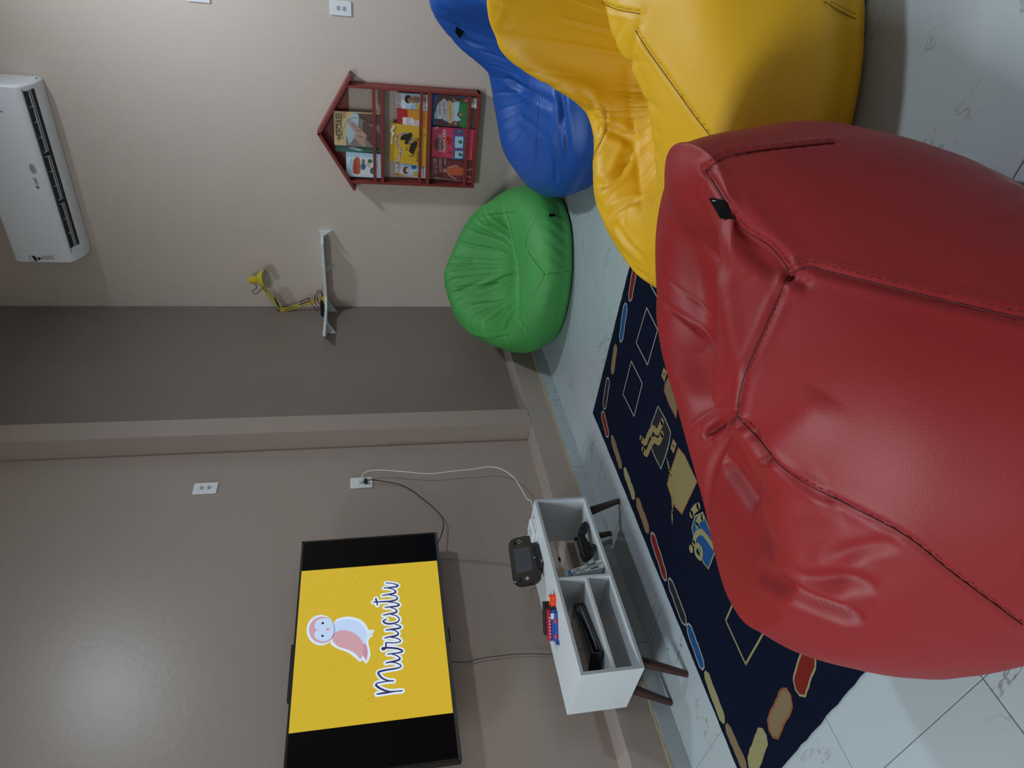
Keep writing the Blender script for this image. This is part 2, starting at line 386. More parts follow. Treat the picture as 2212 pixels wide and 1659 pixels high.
motif('tan_block', [rq(*q) for q in ((385, 685), (430, 740), (520, 930), (410, 1165), (355, 1100), (305, 950), (320, 880))], 'gold', 0.0012, 'orange', 0.005)
motif('tan_block', [rq(*q) for q in ((318, 170), (390, 250), (370, 480), (320, 380), (283, 280), (288, 230))], 'tan', 0.0012, 'orange', 0.004)
for a, b in (((305, 770), (322, 850)), ((330, 880), (346, 1130)), ((340, 1145), (342, 1222))):
    rline([rq(*a), rq(*b)], 'gold', 0.012, name='dash_motif', off=0.002)
motif('blue_patch', [rq(*q) for q in ((482, 1260), (505, 1180), (560, 1150), (640, 1350), (645, 1440), (600, 1555), (565, 1510), (540, 1440), (500, 1350))], 'blue', 0.0012, 'olive', 0.007)
rline([rq(*q) for q in ((495, 1370), (515, 1310), (550, 1290), (590, 1330), (650, 1420))], 'olive', 0.024, name='stroke_motif', off=0.0024, sm=5)
rline([rq(*q) for q in ((480, 1165), (500, 1130), (530, 1105))], 'olive', 0.03, name='stroke_motif', off=0.0024, sm=4)
rline([rq(*q) for q in ((520, 1245), (535, 1200), (560, 1190))], 'olive', 0.025, name='stroke_motif', off=0.0024, sm=4)
rline([rq(*q) for q in ((530, 1385), (555, 1425), (548, 1480), (515, 1450), (510, 1405))], 'olive', 0.018, True, 'ring_motif', 0.003, 5)
mb = MB(); p = rq(478, 1412); disc(mb, (p[0], p[1], HZ), NR, 0.016, 0.0026); mb.build('ball_motif', RC['olive'], rug)

# ------------------------------------------------------------------ television
TX = -D + 0.125
a, b, c = at(650, 1168, 0, TX), at(943, 1151, 0, TX), at(1000, 1641, 0, TX)
TYR = (a.y + b.y) / 2; TYL = c.y; TZT = a.z - 0.006; TZB = (b.z + c.z) / 2
tv = thing('television', (TX - 0.05, (TYR + TYL) / 2, TZB), 'wall mounted black flat television showing a yellow screen with an owl logo', 'television')
body = MB(); body.box(TX - 0.045, TX - 0.003, TYL, TYR, TZB, TZT)
body.box(TX - 0.085, TX - 0.045, TYL + 0.12, TYR - 0.12, TZB + 0.06, TZT - 0.22); body.build('housing', M_black, tv, bevel=0.004)
fr = MB(); t = 0.009
fr.box(TX - 0.004, TX, TYL, TYR, TZT - t, TZT); fr.box(TX - 0.004, TX, TYL, TYL + t, TZB, TZT); fr.box(TX - 0.004, TX, TYR - t, TYR, TZB, TZT)
fr.build('bezel', M_black, tv)
MB().box(TX - 0.004, TX + 0.001, TYL, TYR, TZB, TZB + 0.014).build('bottom_bezel', mat('grey_bezel', '#3a3b3f', rough=0.35), tv)
MB().box(TX - 0.003, TX - 0.0005, TYL + t, TYR - t, TZB + 0.014, TZT - t).build('screen', mat('dark_screen', '#030308', rough=0.3, spec=0.12), tv)
mb = MB(); mb.box(-D, TX - 0.08, (TYL + TYR) / 2 - 0.16, (TYL + TYR) / 2 + 0.12, TZB + 0.1, TZB + 0.45)
mb.box(-D, -D + 0.03, (TYL + TYR) / 2 - 0.19, (TYL + TYR) / 2 + 0.06, TZB + 0.3, TZT + 0.022); mb.build('wall_mount', M_blackmatte, tv)
mb = MB(); p = at(969, 1367, 0, TX); mb.box(TX - 0.03, TX - 0.004, p.y - 0.03, p.y + 0.03, TZB - 0.008, TZB); mb.build('sensor', M_black, tv)
# picture on the screen
NX = (1, 0, 0)
def emis(name, c, strength=1.0):
    m = mat('screen_' + name, '#000000', rough=0.25, spec=0.3); b = m.node_tree.nodes['Principled BSDF']
    b.inputs['Emission Color'].default_value = lin(c) + (1,); b.inputs['Emission Strength'].default_value = strength; return m
SE = [emis('yellow', '#c9ac2e'), emis('doodle', '#c1a32b'), emis('white', '#cfe0f2'), emis('ink', '#372c56'), emis('pale', '#b9cfee'), emis('pink', '#c79aa6'), emis('rose', '#bd8c9c'), emis('navy', '#101a44')]
pic = MB()
ya, yb = at(981, 1542, 0, TX).y * 0.5 + at(631, 1581, 0, TX).y * 0.5, (at(652, 1232, 0, TX).y + at(941, 1213, 0, TX).y) / 2
pic.add([(TX, ya, TZB + 0.016), (TX, yb, TZB + 0.016), (TX, yb, TZT - t), (TX, ya, TZT - t)], [(0, 1, 2, 3)], 0)
def sp(f): return lambda q: at(f[0] + q[0] / f[2], f[1] + q[1] / f[2], 0, TX)
zA = sp((790, 1240, 11.85)); zO = sp((650, 1310, 11.85)); zW = sp((600, 1100, 2.967))
PXS = (at(800, 1400, 0, TX) - at(810, 1400, 0, TX)).length / 10      # metres per photo pixel on the screen
B0 = 1540
letters = [
 [(290, 1540 + B0), (500, 1505 + B0), (700, 1475 + B0), (930, 1455 + B0)],
 [(640, 1475 + B0), (520, 1455 + B0), (380, 1400 + B0), (280, 1330 + B0), (265, 1290 + B0), (330, 1250 + B0), (540, 1212 + B0), (710, 1200 + B0)],
 [(700, 1200 + B0), (560, 1190 + B0), (420, 1130 + B0), (340, 1040 + B0), (325, 990 + B0), (380, 955 + B0), (540, 920 + B0), (760, 885 + B0), (870, 855 + B0), (900, 825 + B0), (870, 780 + B0), (760, 735 + B0), (650, 722 + B0)],
 [(520, 740 + B0), (640, 715 + B0), (760, 690 + B0), (850, 660 + B0), (875, 630 + B0), (850, 590 + B0), (760, 540 + B0), (680, 515 + B0)],
 [(565, 515 + B0), (700, 500 + B0), (830, 485 + B0), (920, 460 + B0), (935, 435 + B0), (890, 400 + B0), (780, 370 + B0), (640, 357 + B0), (520, 355 + B0), (440, 360 + B0), (425, 380 + B0), (450, 400 + B0), (490, 380 + B0), (515, 330 + B0), (520, 270 + B0), (518, 225 + B0), (560, 222 + B0), (620, 225 + B0), (760, 225 + B0), (860, 205 + B0), (890, 180 + B0), (860, 140 + B0), (760, 100 + B0), (650, 85 + B0)],
 [(485, 1645), (600, 1615), (730, 1595), (810, 1565), (832, 1535), (810, 1490), (740, 1450), (660, 1432)],
 [(525, 1440), (660, 1420), (790, 1405), (880, 1380), (895, 1358), (850, 1320), (760, 1295)],
 [(530, 1168), (475, 1185), (455, 1215), (490, 1255), (600, 1282), (740, 1262), (825, 1225), (855, 1170), (835, 1115), (760, 1065), (660, 1042)],
 [(455, 1060), (580, 1030), (700, 1010), (775, 985), (795, 955), (770, 915), (700, 880), (640, 865)],
 [(495, 860), (640, 845), (780, 830), (845, 805), (850, 785), (800, 755), (720, 735), (600, 725)],
 [(200, 725), (400, 715), (600, 705), (720, 685), (790, 655), (810, 620), (780, 580), (700, 550), (620, 545)],
 [(258, 630), (300, 800)],
 [(430, 555), (560, 530), (680, 510), (750, 485), (765, 455), (720, 410), (660, 385), (590, 370)],
 [(470, 365), (620, 350), (760, 335), (820, 310), (805, 285), (720, 255), (620, 240), (525, 235)]]
for L in letters:
    P = [zA(q) for q in crom(L, 6)]
    for q in P[::2]: disc(pic, q, NX, 5.9 * PXS, 0.0012, 2, 12)
    ribbon(pic, P, 11.8 * PXS, NX, 0.0012, 2)
    n = len(P); ribbon(pic, P, [(2.7 + 1.8 * math.sin(math.pi * min(1, i / (n * 0.7)))) * PXS for i in range(n)], NX, 0.0020, 3)
def ell(c, rx, ry, n=40): return [zO((c[0] + rx * math.cos(2 * math.pi * k / n), c[1] + ry * math.sin(2 * math.pi * k / n))) for k in range(n)]
def shp(l, n=5): return [zO(q) for q in crom(l, n, True)]
fill(pic, ell((510, 610), 365, 392), NX, 0.0010, 2)
fill(pic, [zO(q) for q in crom([(760, 930), (800, 1000), (950, 1090), (1200, 1180), (1380, 1310), (1490, 1410), (1540, 1405), (1585, 1375), (1640, 1455), (1700, 1440), (1760, 1320), (1780, 1180), (1725, 920), (1765, 805), (1830, 770), (1825, 700), (1880, 640), (1830, 595), (1740, 605), (1650, 450), (1500, 330), (1250, 265), (1050, 285), (880, 360), (820, 600)], 3, True)], NX, 0.0010, 2)
fill(pic, shp([(850, 440), (1050, 350), (1250, 325), (1450, 380), (1600, 520), (1690, 680), (1690, 800), (1640, 930), (1560, 950), (1300, 900), (860, 720)]), NX, 0.0013, 4)
fill(pic, shp([(850, 700), (950, 635), (1100, 615), (1280, 650), (1450, 750), (1560, 880), (1600, 970), (1610, 1080), (1580, 1250), (1515, 1350), (1400, 1220), (1200, 1110), (1000, 1050), (880, 970), (810, 870), (810, 780)]), NX, 0.0016, 5)
fill(pic, [zO(q) for q in ((1600, 970), (1650, 935), (1700, 1080), (1715, 1200), (1680, 1400), (1580, 1250), (1605, 1080))], NX, 0.0017, 6)
fill(pic, ell((540, 607), 330, 340), NX, 0.0019, 7)
fill(pic, ell((535, 607), 322, 338), NX, 0.0020, 5)
fill(pic, shp([(425, 612), (362, 560), (355, 470), (420, 360), (560, 308), (700, 320), (800, 410), (852, 550), (840, 700), (750, 830), (600, 902), (450, 870), (350, 780), (345, 700), (380, 640)]), NX, 0.0023, 4)
for q in ((562, 437), (555, 763)):
    fill(pic, ell(q, 47, 43, 20), NX, 0.0025, 2); fill(pic, ell(q, 36, 30, 20), NX, 0.0027, 7)
fill(pic, [zO(q) for q in crom([(645, 590), (680, 555), (752, 585), (690, 625), (655, 620)], 3, True)], NX, 0.0026, 5)
ribbon(pic, [zO(q) for q in crom([(1820, 645), (1770, 680), (1775, 740), (1710, 755)], 4)], 0.5 * PXS, NX, 0.002, 7)
# faint school doodles of the wallpaper
def dcl(q): p_ = zW(q); return Vector((p_.x, min(max(p_.y, ya + 0.002), yb - 0.002), min(max(p_.z, TZB + 0.018), TZT - t - 0.002)))
def dl(l, closed=False, sm=4): ribbon(pic, [dcl(q) for q in (crom(l, sm, closed) if sm else l)], 0.9 * PXS, NX, 0.0005, 1, closed=closed, caps=False)
def dc(x, y, r, ry=None): dl([(x + r * math.cos(k * math.pi / 6), y + (ry or r) * math.sin(k * math.pi / 6)) for k in range(12)], True, 3)
for x, y, r in ((330, 450, 72), (505, 428, 26), (605, 1195, 98), (325, 1245, 48), (870, 1150, 68), (875, 880, 40), (440, 585, 50), (720, 480, 85), (690, 360, 80), (925, 1310, 78), (500, 1400, 90), (225, 570, 42), (360, 1003, 12), (385, 1090, 22), (440, 968, 20), (400, 970, 14), (352, 1050, 14)): dc(x, y, r)
dl([(375, 1228), (478, 1200)], sm=0); dl([(378, 1238), (480, 1212)], sm=0)
dl([(110, 1260), (205, 1190), (245, 1230), (245, 1285), (115, 1290)], True, 2)
dl([(130, 970), (200, 950), (300, 955), (290, 1030), (190, 1050), (150, 1010)], True, 3)
dl([(345, 1090), (335, 1010), (380, 950), (450, 940), (470, 990), (430, 1060), (420, 1130), (375, 1140)], True, 3)
for a1 in (0, 1.05, 2.1):
    dl([(505 + 85 * math.cos(k * math.pi / 8) * math.cos(a1) - 26 * math.sin(k * math.pi / 8) * math.sin(a1), 428 + 85 * math.cos(k * math.pi / 8) * math.sin(a1) + 26 * math.sin(k * math.pi / 8) * math.cos(a1)) for k in range(16)], True, 2)
    dl([(725 + 80 * math.cos(k * math.pi / 8) * math.cos(a1) - 24 * math.sin(k * math.pi / 8) * math.sin(a1), 1320 + 80 * math.cos(k * math.pi / 8) * math.sin(a1) + 24 * math.sin(k * math.pi / 8) * math.cos(a1)) for k in range(16)], True, 2)
dl([(495, 515), (590, 560)], sm=0); dl([(500, 505), (595, 550)], sm=0); dl([(510, 1085), (640, 960)], sm=0); dl([(520, 1090), (650, 970)], sm=0); dl([(580, 970), (680, 1060)], sm=0)
dl([(490, 690), (590, 665)], sm=0); dl([(820, 380), (900, 370), (930, 390), (860, 400)], True, 3); dl([(170, 490), (210, 425)], sm=0); dl([(180, 500), (222, 430)], sm=0)
dl([(110, 1110), (200, 1100), (240, 1115), (200, 1140), (120, 1135)], True, 3); dl([(120, 1118), (190, 1110), (215, 1118), (190, 1128)], True, 3)
dl([(265, 545), (320, 560), (315, 590), (262, 600)], True, 2); dl([(320, 900), (300, 790), (350, 700), (400, 720)], False, 3); dl([(330, 915), (450, 880)], sm=0)
text(pic, 'A+', zW((640, 1245)), zW((640, 1135)), (0, 0, 1), 26 * PXS, NX, 0.0006, 1)
pic.build('screen_picture', SE, tv)

# ------------------------------------------------------------------ wall outlets
def rrect(w_, h_, r, n=5):
    P = []
    for cx, cy, a0 in ((w_ / 2 - r, h_ / 2 - r, 0), (-w_ / 2 + r, h_ / 2 - r, 90), (-w_ / 2 + r, -h_ / 2 + r, 180), (w_ / 2 - r, -h_ / 2 + r, 270)):
        for k in range(n + 1):
            a_ = math.radians(a0 + 90 * k / n); P.append((cx + r * math.cos(a_), cy + r * math.sin(a_)))
    return P
M_hole = mat('socket_dark', '#1a1c20', rough=0.6); M_sock = mat('socket_grey', '#aeb6be', rough=0.4)
def outlet(c, ux, nx, label, mods):
    """ux: horizontal direction, nx: out of the wall; mods: list of (kind, vertical offset)"""
    c, ux, nx = Vector(c), Vector(ux), Vector(nx); uz = Vector((0, 0, 1))
    t_ = thing('wall_outlet', c, label, 'outlet', 'white wall plates')
    W = lambda x, y, h=0: c + ux * x + uz * y + nx * h
    mb = MB(); mb.prism([W(x, y) for x, y in rrect(0.079, 0.123, 0.006)], nx * 0.008); mb.build('plate', M_plast, t_, bevel=0.003)
    for kind, oy in mods:
        if kind == 'socket':
            mb = MB(); hx = [(-0.0135, 0), (-0.009, 0.0105), (0.009, 0.0105), (0.0135, 0), (0.009, -0.0105), (-0.009, -0.0105)]
            mb.prism([W(x, y + oy, 0.0081) for x, y in hx], nx * 0.0012); o = mb.build('socket', M_sock, t_)
            mb = MB()
            for x, y in ((-0.0072, 0), (0.0072, 0), (0, 0.002)): disc(mb, W(x, y + oy, 0.0094), nx, 0.0024, 0.0002, n=10)
            mb.build('holes', M_hole, o)
        elif kind == 'switch':
            MB().prism([W(x, y + oy, 0.008) for x, y in rrect(0.03, 0.021, 0.002)], nx * 0.0035).build('switch', M_plast, t_, bevel=0.0015)
        elif kind == 'screw':
            mb = MB(); disc(mb, W(0, oy, 0.008), nx, 0.0025, 0.0003, n=10); mb.build('screw', M_sock, t_)
    return t_
yv = (0, 1, 0)
p1 = at(444, 1056, 0, -D); outlet((-D, p1.y, p1.z), yv, NX, 'white double socket plate high on the wall above the television', (('socket', 0.018), ('socket', -0.02)))
p2 = at(781, 1044, 0, -D); outlet((-D, p2.y, p2.z), yv, NX, 'white wall plate with black and white plugs beside the television', (('screw', 0.045), ('switch', 0.022), ('socket', 0.0), ('socket', -0.022)))
NYm = (0, -1, 0)
q = at(737, 34, 1, 0); outlet((q.x + 0.04, 0, q.z), (1, 0, 0), NYm, 'white double socket plate on the wall above the blue bean bag', (('socket', 0.014), ('socket', -0.02)))
q = at(430, 5, 1, 0); outlet((q.x + 0.04, 0, q.z), (1, 0, 0), NYm, 'white wall plate cut by the picture edge below the air conditioner', (('switch', 0.0),))

# ------------------------------------------------------------------ low television cabinet
CX0, CX1, CYL, CYR, CZ0, CZ1 = 0.022, 0.342, -3.356, -2.478, 0.192, 0.451
cab = thing('tv_cabinet', ((CX0 + CX1) / 2, (CYL + CYR) / 2, 0), 'low white open cabinet on four tapered brown legs under the television', 'cabinet')
tk = 0.013
MB().box(CX0, CX1, CYL, CYR, CZ1 - tk, CZ1).build('top', M_white, cab, bevel=0.0006, segs=1)
MB().box(CX0, CX1, CYL, CYR, CZ0, CZ0 + tk).build('bottom', M_white, cab, bevel=0.0006, segs=1)
MB().box(CX0, CX1, CYL, CYL + tk, CZ0 + tk, CZ1 - tk).build('side_panel', M_white, cab, bevel=0.0006, segs=1)
MB().box(CX0, CX1, CYR - tk, CYR, CZ0 + tk, CZ1 - tk).build('side_panel', M_white, cab, bevel=0.0006, segs=1)
YD = -2.925
MB().box(CX0, CX1 - 0.002, YD - tk / 2, YD + tk / 2, CZ0 + tk, CZ1 - tk).build('divider', M_white, cab, bevel=0.0006, segs=1)
ZS = 0.318
MB().box(CX0, CX1 - 0.004, CYL + tk, YD - tk / 2, ZS - tk, ZS).build('shelf', M_white, cab, bevel=0.0006, segs=1)
mb = MB()                                                    # grey edge banding on the open front
mb.box(CX1, CX1 + 0.0006, CYL, CYR, CZ1 - tk, CZ1); mb.box(CX1, CX1 + 0.0006, CYL, CYR, CZ0, CZ0 + tk)
mb.box(CX1, CX1 + 0.0005, CYL, CYL + tk, CZ0 + tk, CZ1 - tk); mb.box(CX1, CX1 + 0.0005, CYR - tk, CYR, CZ0 + tk, CZ1 - tk)
mb.build('edge_band', M_edge, cab)
for y_, s_ in ((CYR - tk - 0.0006, -1), (YD - tk / 2 - 0.0006, -1), (CYL + tk + 0.0006, 1)):
    mb = MB(); disc(mb, (CX1 - 0.03, y_, CZ0 + 0.045), (0, s_, 0), 0.004, 0.0); mb.build('cam_cover', M_edge, cab)
for fx, fy, tx, ty in ((0.277, -2.462, 0.285, -2.53), (0.045, -2.482, 0.075, -2.53), (0.28, -3.372, 0.285, -3.295), (0.043, -3.372, 0.075, -3.295)):
    MB().lathe((tx, ty, CZ0), Vector((fx - tx, fy - ty, -CZ0)), [(0, 0), (0.0225, 0), (0.0215, 0.01), (0.0135, Vector((fx - tx, fy - ty, -CZ0)).length - 0.003), (0.012, Vector((fx - tx, fy - ty, -CZ0)).length), (0, Vector((fx - tx, fy - ty, -CZ0)).length)], 20).build('leg', M_wood, cab, smooth=True)

# handheld console controller on a charging cradle
z4b = lambda x, y: (1080 + x / 5.53, 1100 + y / 5.53)
GX = 0.185
gl = (at(*z4b(185, 940), 0, GX) + at(*z4b(480, 870), 0, GX)) / 2; gr = (at(*z4b(90, 370), 0, GX) + at(*z4b(400, 320), 0, GX)) / 2
gt = (at(*z4b(185, 940), 0, GX) + at(*z4b(90, 370), 0, GX)) / 2; gb = (at(*z4b(480, 870), 0, GX) + at(*z4b(400, 320), 0, GX)) / 2
gc = (gl + gr) / 2; e1 = (gr - gl); gw = e1.length; e1.normalize(); e2 = gt - gb; e2 = (e2 - e1 * e2.dot(e1)); gh = e2.length; e2.normalize()
e2 = (e2 + Vector((-0.28, 0, 0))).normalized(); e2 = (e2 - e1 * e2.dot(e1)).normalized(); e3 = e1.cross(e2)
if e3.x < 0: e3 = -e3
pad = thing('game_tablet', (gc.x, gc.y, CZ1), 'black handheld game tablet with grey screen propped on the cabinet top', 'game tablet')
G = lambda x, y, h=0: gc + e1 * x + e2 * y + e3 * h
ow, oh = gw * 1.02, gh * 1.04
out = []
for x, y in rrect(ow, oh, oh * 0.34, 8): out.append((x, y + (0.006 * math.cos(x / ow * 2 * math.pi) if y < 0 else 0)))
mb = MB(); mb.prism([G(x, y, -0.009) for x, y in out], e3 * 0.018); mb.build('shell', M_gloss, pad, bevel=0.005, segs=3)
mb = MB(); mb.prism([G(x, y + 0.004, 0.0088) for x, y in rrect(ow * 0.50, oh * 0.60, 0.002)], e3 * 0.0008); mb.build('display', mat('grey_display', '#3b3f46', rough=0.3), pad)
for sx in (-1, 1):
    MB().lathe(G(sx * ow * 0.385, oh * 0.27, 0.008), e3, [(0.013, 0), (0.013, 0.002), (0.007, 0.003), (0.008, 0.009), (0, 0.0095)], 16).build('thumb_stick', M_blackmatte, pad, smooth=True)
mb = MB()
mb.obox(G(-ow * 0.385, -oh * 0.02, 0.0095), e1 * 0.009, e2 * 0.003, e3 * 0.0012); mb.obox(G(-ow * 0.385, -oh * 0.02, 0.0095), e1 * 0.003, e2 * 0.009, e3 * 0.0012); mb.build('direction_pad', M_sock, pad)
for dx, dy in ((0.009, 0), (-0.009, 0), (0, 0.009), (0, -0.009)):
    mb = MB(); disc(mb, G(ow * 0.385 + dx, oh * 0.06 + dy, 0.0092), e3, 0.0028, 0.0006); mb.build('button', M_sock, pad)
mb = MB(); disc(mb, G(0, -oh * 0.40, 0.0092), e3, 0.0035, 0.0006); mb.build('home_button', M_plast, pad)
cr = thing('charging_cradle', (gc.x, gc.y, CZ1), 'small black charging cradle holding up the game tablet', 'cradle')
cq = [at(*z4b(455, 440), 0, GX + 0.03), at(*z4b(505, 700), 0, GX + 0.03)]
yl, yr = min(q.y for q in cq) + 0.004, max(q.y for q in cq)
MB().prism([(GX - 0.055, yl, CZ1), (GX + 0.05, yl, CZ1), (GX + 0.05, yl, CZ1 + 0.014), (GX + 0.02, yl, CZ1 + 0.03), (GX - 0.02, yl, CZ1 + 0.012), (GX - 0.04, yl, CZ1 + 0.06), (GX - 0.055, yl, CZ1 + 0.06)], (0, yr - yl, 0)).build('base', M_blackmatte, cr, bevel=0.004)
MB().box(GX + 0.0502, GX + 0.0512, yl + 0.012, yl + 0.028, CZ1 + 0.005, CZ1 + 0.009).build('mark', M_sock, cr)

# white square box behind the tablet
q = at(1147, 1133, 2, CZ1 + 0.02)
wb_ = thing('white_box', (q.x, q.y, CZ1), 'small white square case at the back of the cabinet top', 'case')
mb = MB(); mb.box(q.x - 0.055, q.x + 0.02, q.y - 0.075, q.y + 0.018, CZ1, CZ1 + 0.012); mb.build('tray', M_plast, wb_, bevel=0.003)
mb = MB(); mb.box(q.x - 0.056, q.x + 0.021, q.y - 0.076, q.y + 0.019, CZ1 + 0.0135, CZ1 + 0.027); mb.build('lid', M_plast, wb_, bevel=0.003)
mb = MB(); disc(mb, (q.x - 0.018, q.y - 0.028, CZ1 + 0.027), (0, 0, 1), 0.024, 0.0006, n=24); mb.build('round_label', M_edge, wb_)

# red and blue toy handheld with orange cord
q0 = at(*z4b(690, 1250), 2, CZ1); q1 = at(*z4b(700, 1545), 2, CZ1)
M_tr = mat('toy_red', '#a8203c', rough=0.35); M_tb = mat('toy_blue', '#1f4fa8', rough=0.35); M_or = mat('orange_cord', '#ff4a12', rough=0.4)
toy = thing('toy_gadget', ((q0.x + q1.x) / 2, (q0.y + q1.y) / 2, CZ1), 'red, blue and black toy gadget lying on the front of the cabinet top', 'toy')
ex = (q0 - q1); ex.z = 0; TL = ex.length + 0.03; ex.normalize(); ey = Vector((-ex.y, ex.x, 0)); ey = ey if ey.x < 0 else -ey
tc_ = (q0 + q1) / 2
def TB(x, y, z): return Vector((tc_.x, tc_.y, CZ1)) + ex * x + ey * y + Vector((0, 0, z))
L2 = TL / 2
mb = MB(); mb.obox(TB(0, 0.030, 0.012), ex * L2, ey * 0.022, Vector((0, 0, 0.011))); mb.build('blue_shell', M_tb, toy, bevel=0.005, segs=3)
mb = MB(); mb.obox(TB(0, 0.036, 0.031), ex * L2 * 0.99, ey * 0.020, Vector((0, 0, 0.0078))); mb.build('red_shell', M_tr, toy, bevel=0.004, segs=3)
mb = MB(); mb.obox(TB(0.02, 0.060, 0.034), ex * L2 * 1.04, ey * 0.012, Vector((0, 0, 0.015))); mb.build('black_back', M_blackmatte, toy, bevel=0.003)
mb = MB(); mb.obox(TB(L2 + 0.006, 0.034, 0.022), ex * 0.008, ey * 0.016, Vector((0, 0, 0.012))); mb.build('black_plug', M_blackmatte, toy, bevel=0.003)
mb = MB(); mb.tube([TB(-L2 * 0.9, 0.004, 0.008), TB(L2 * 0.85, 0.004, 0.008)], 0.0075, 10); mb.build('blue_handle', M_tb, toy, smooth=True)
for x in (0.35, -0.62):
    mb = MB(); mb.tube([TB(L2 * x - 0.008, 0.004, 0.009), TB(L2 * x + 0.008, 0.004, 0.009)], 0.0092, 12); mb.build('red_clip', M_tr, toy, smooth=True)
mb = MB(); mb.tube([TB(-L2 * 0.9, 0.004, 0.008), TB(-L2 * 1.02, -0.002, 0.009), TB(-L2 * 1.04, -0.012, 0.008), TB(-L2 * 1.0, -0.022, 0.006)], [0.006, 0.006, 0.0055, 0.004], 8); mb.build('blue_hook', M_tb, toy, smooth=True)
mb = MB(); mb.obox(TB(L2 * 0.62, 0.0075, 0.022), ex * 0.012, ey * 0.0006, Vector((0, 0, 0.007))); mb.build('white_sticker', M_plast, toy)
mb = MB()
for k in range(7): mb.obox(TB(L2 * (-0.7 + 0.2 * k), 0.0155, 0.032), ex * 0.003, ey * 0.0008, Vector((0, 0, 0.002)))
mb.build('print_marks', M_plast, toy)
oc = thing('orange_cord', TB(L2 + 0.03, 0.03, 0), 'bright orange looped cord at the end of the toy gadget', 'cord')
mb = MB()
for k in range(3):
    P = [TB(L2 + 0.033 + 0.024 * math.cos(a_), 0.03 + (0.010 + 0.002 * k) * math.sin(a_) , 0.006 + 0.008 * k + 0.005 * math.sin(a_ * 2 + k)) for a_ in [2 * math.pi * j / 18 for j in range(19)]]
    mb.tube(P, 0.0042, 6)
mb.build('loops', M_or, oc, smooth=True)

# game controller standing in the right compartment
z6 = lambda x, y: (1190 + x / 11.06, 1100 + y / 11.06)
zf = CZ0 + tk
KX = at(*z6(1085, 940), 2, zf).x
KX = max(0.10, min(KX, 0.30))
ctl = thing('game_controller', (KX, -2.72, zf), 'black two-handled game controller in the right compartment of the cabinet', 'game controller')
prof = crom([(800, 343), (860, 355), (893, 420), (880, 520), (825, 600), (812, 680), (850, 750), (900, 830), (965, 868), (1040, 882), (1083, 930), (1060, 1020), (985, 1150), (905, 1200), (820, 1222), (765, 1165), (722, 1090), (712, 1000), (680, 900), (650, 800), (632, 700), (650, 560), (690, 450), (740, 380)], 2, True)
P = [at(*z6(*q_), 0, KX) for q_ in prof]; dz = zf + 0.001 - min(q_.z for q_ in P)
P = [Vector((KX - 0.02, q_.y, q_.z + dz)) for q_ in P]
mb = MB(); mb.prism(P, (0.04, 0, 0)); mb.build('grip_shell', M_blackmatte, ctl, bevel=0.011, segs=3)
for q_ in ((610, 722), (745, 1085)):
    c_ = at(*z6(*q_), 0, KX); MB().lathe((KX + 0.004, c_.y, c_.z + dz - 0.004), (0.15, -0.1, 1), [(0, -0.01), (0.007, -0.01), (0.006, 0.004), (0.0095, 0.007), (0.009, 0.011), (0, 0.010)], 14).build('thumb_stick', M_black, ctl, smooth=True)
for q_ in ((738, 450), (730, 620), (948, 902), (973, 940)):
    c_ = at(*z6(*q_), 0, KX); mb = MB(); disc(mb, (KX + 0.0202, c_.y, c_.z + dz), NX, 0.0016, 0.0003); mb.build('mark_dot', M_plast, ctl)
# leaning game cases
def case(quad, x0, x1, label, mats_, blue):
    P = [at(*z6(*q_), 0, x1) for q_ in quad]; s_ = max(0, zf + 0.0005 - min(q_.z for q_ in P)); P = [Vector((x1, q_.y, q_.z + s_)) for q_ in P]
    t_ = thing('game_case', (x1, sum(q_.y for q_ in P) / 4, zf), label, 'game case', 'game cases leaning on the divider')
    mb = MB(); mb.prism(P, (x0 - x1, 0, 0)); mb.build('case', mats_, t_, bevel=0.001, segs=1)
    a_, b_, c_, d_ = P
    L = lambda u, v: (a_ * (1 - u) + b_ * u) * (1 - v) + (d_ * (1 - u) + c_ * u) * v
    mb = MB(); flat(mb, [L(0, 0), L(blue, 0), L(blue, 1), L(0, 1)], NX, 0.0004); mb.build('blue_band', mat('case_blue', '#2c78b0', rough=0.4), t_)
    for u0, u1 in ((0.16, 0.2), (0.23, 0.27), (0.3, 0.34), (0.55, 0.82)):
        mb = MB(); flat(mb, [L(u0, 0.3), L(u1, 0.3), L(u1, 0.7), L(u0, 0.7)], NX, 0.0004); mb.build('spine_print', mat('case_print', '#4a4a45', rough=0.5), t_)
M_case = mat('case_white', '#c7ced2', rough=0.3)
case([(425, 1475), (1235, 1185), (1270, 1258), (445, 1548)], 0.17, 0.312, 'white game case with a blue end, the upper of two leaning in the cabinet', M_case, 0.1)
case([(560, 1520), (1278, 1275), (1300, 1385), (600, 1552)], 0.18, 0.318, 'white game case leaning below the other against the divider', M_case, 0.05)
# power adapter on the ledge behind
ad = thing('power_adapter', (-0.05, -2.78, ZP), 'beige power adapter with red and black label behind the cabinet', 'adapter')
q = at(*z6(205, 1200), 0, -0.03)
mb = MB(); mb.box(-0.085, -0.03, q.y - 0.06, q.y + 0.03, ZP + 0.002, max(q.z + 0.02, ZP + 0.05)); mb.build('block', mat('adapter_beige', '#b5ab9c', rough=0.6), ad, bevel=0.006)
ad.location = (-0.05, q.y, ZP)
mb = MB(); flat(mb, [(-0.0298, q.y - 0.022, q.z), (-0.0298, q.y, q.z - 0.008), (-0.0298, q.y + 0.022, q.z), (-0.0298, q.y, q.z + 0.008)], NX, 0); o = mb.build('label', M_black, ad)
mb = MB(); flat(mb, [(-0.0294, q.y - 0.018, q.z), (-0.0294, q.y - 0.004, q.z - 0.005), (-0.0294, q.y + 0.002, q.z), (-0.0294, q.y - 0.004, q.z + 0.005)], NX, 0); mb.build('red_mark', mat('label_red', '#a01c20'), ad)
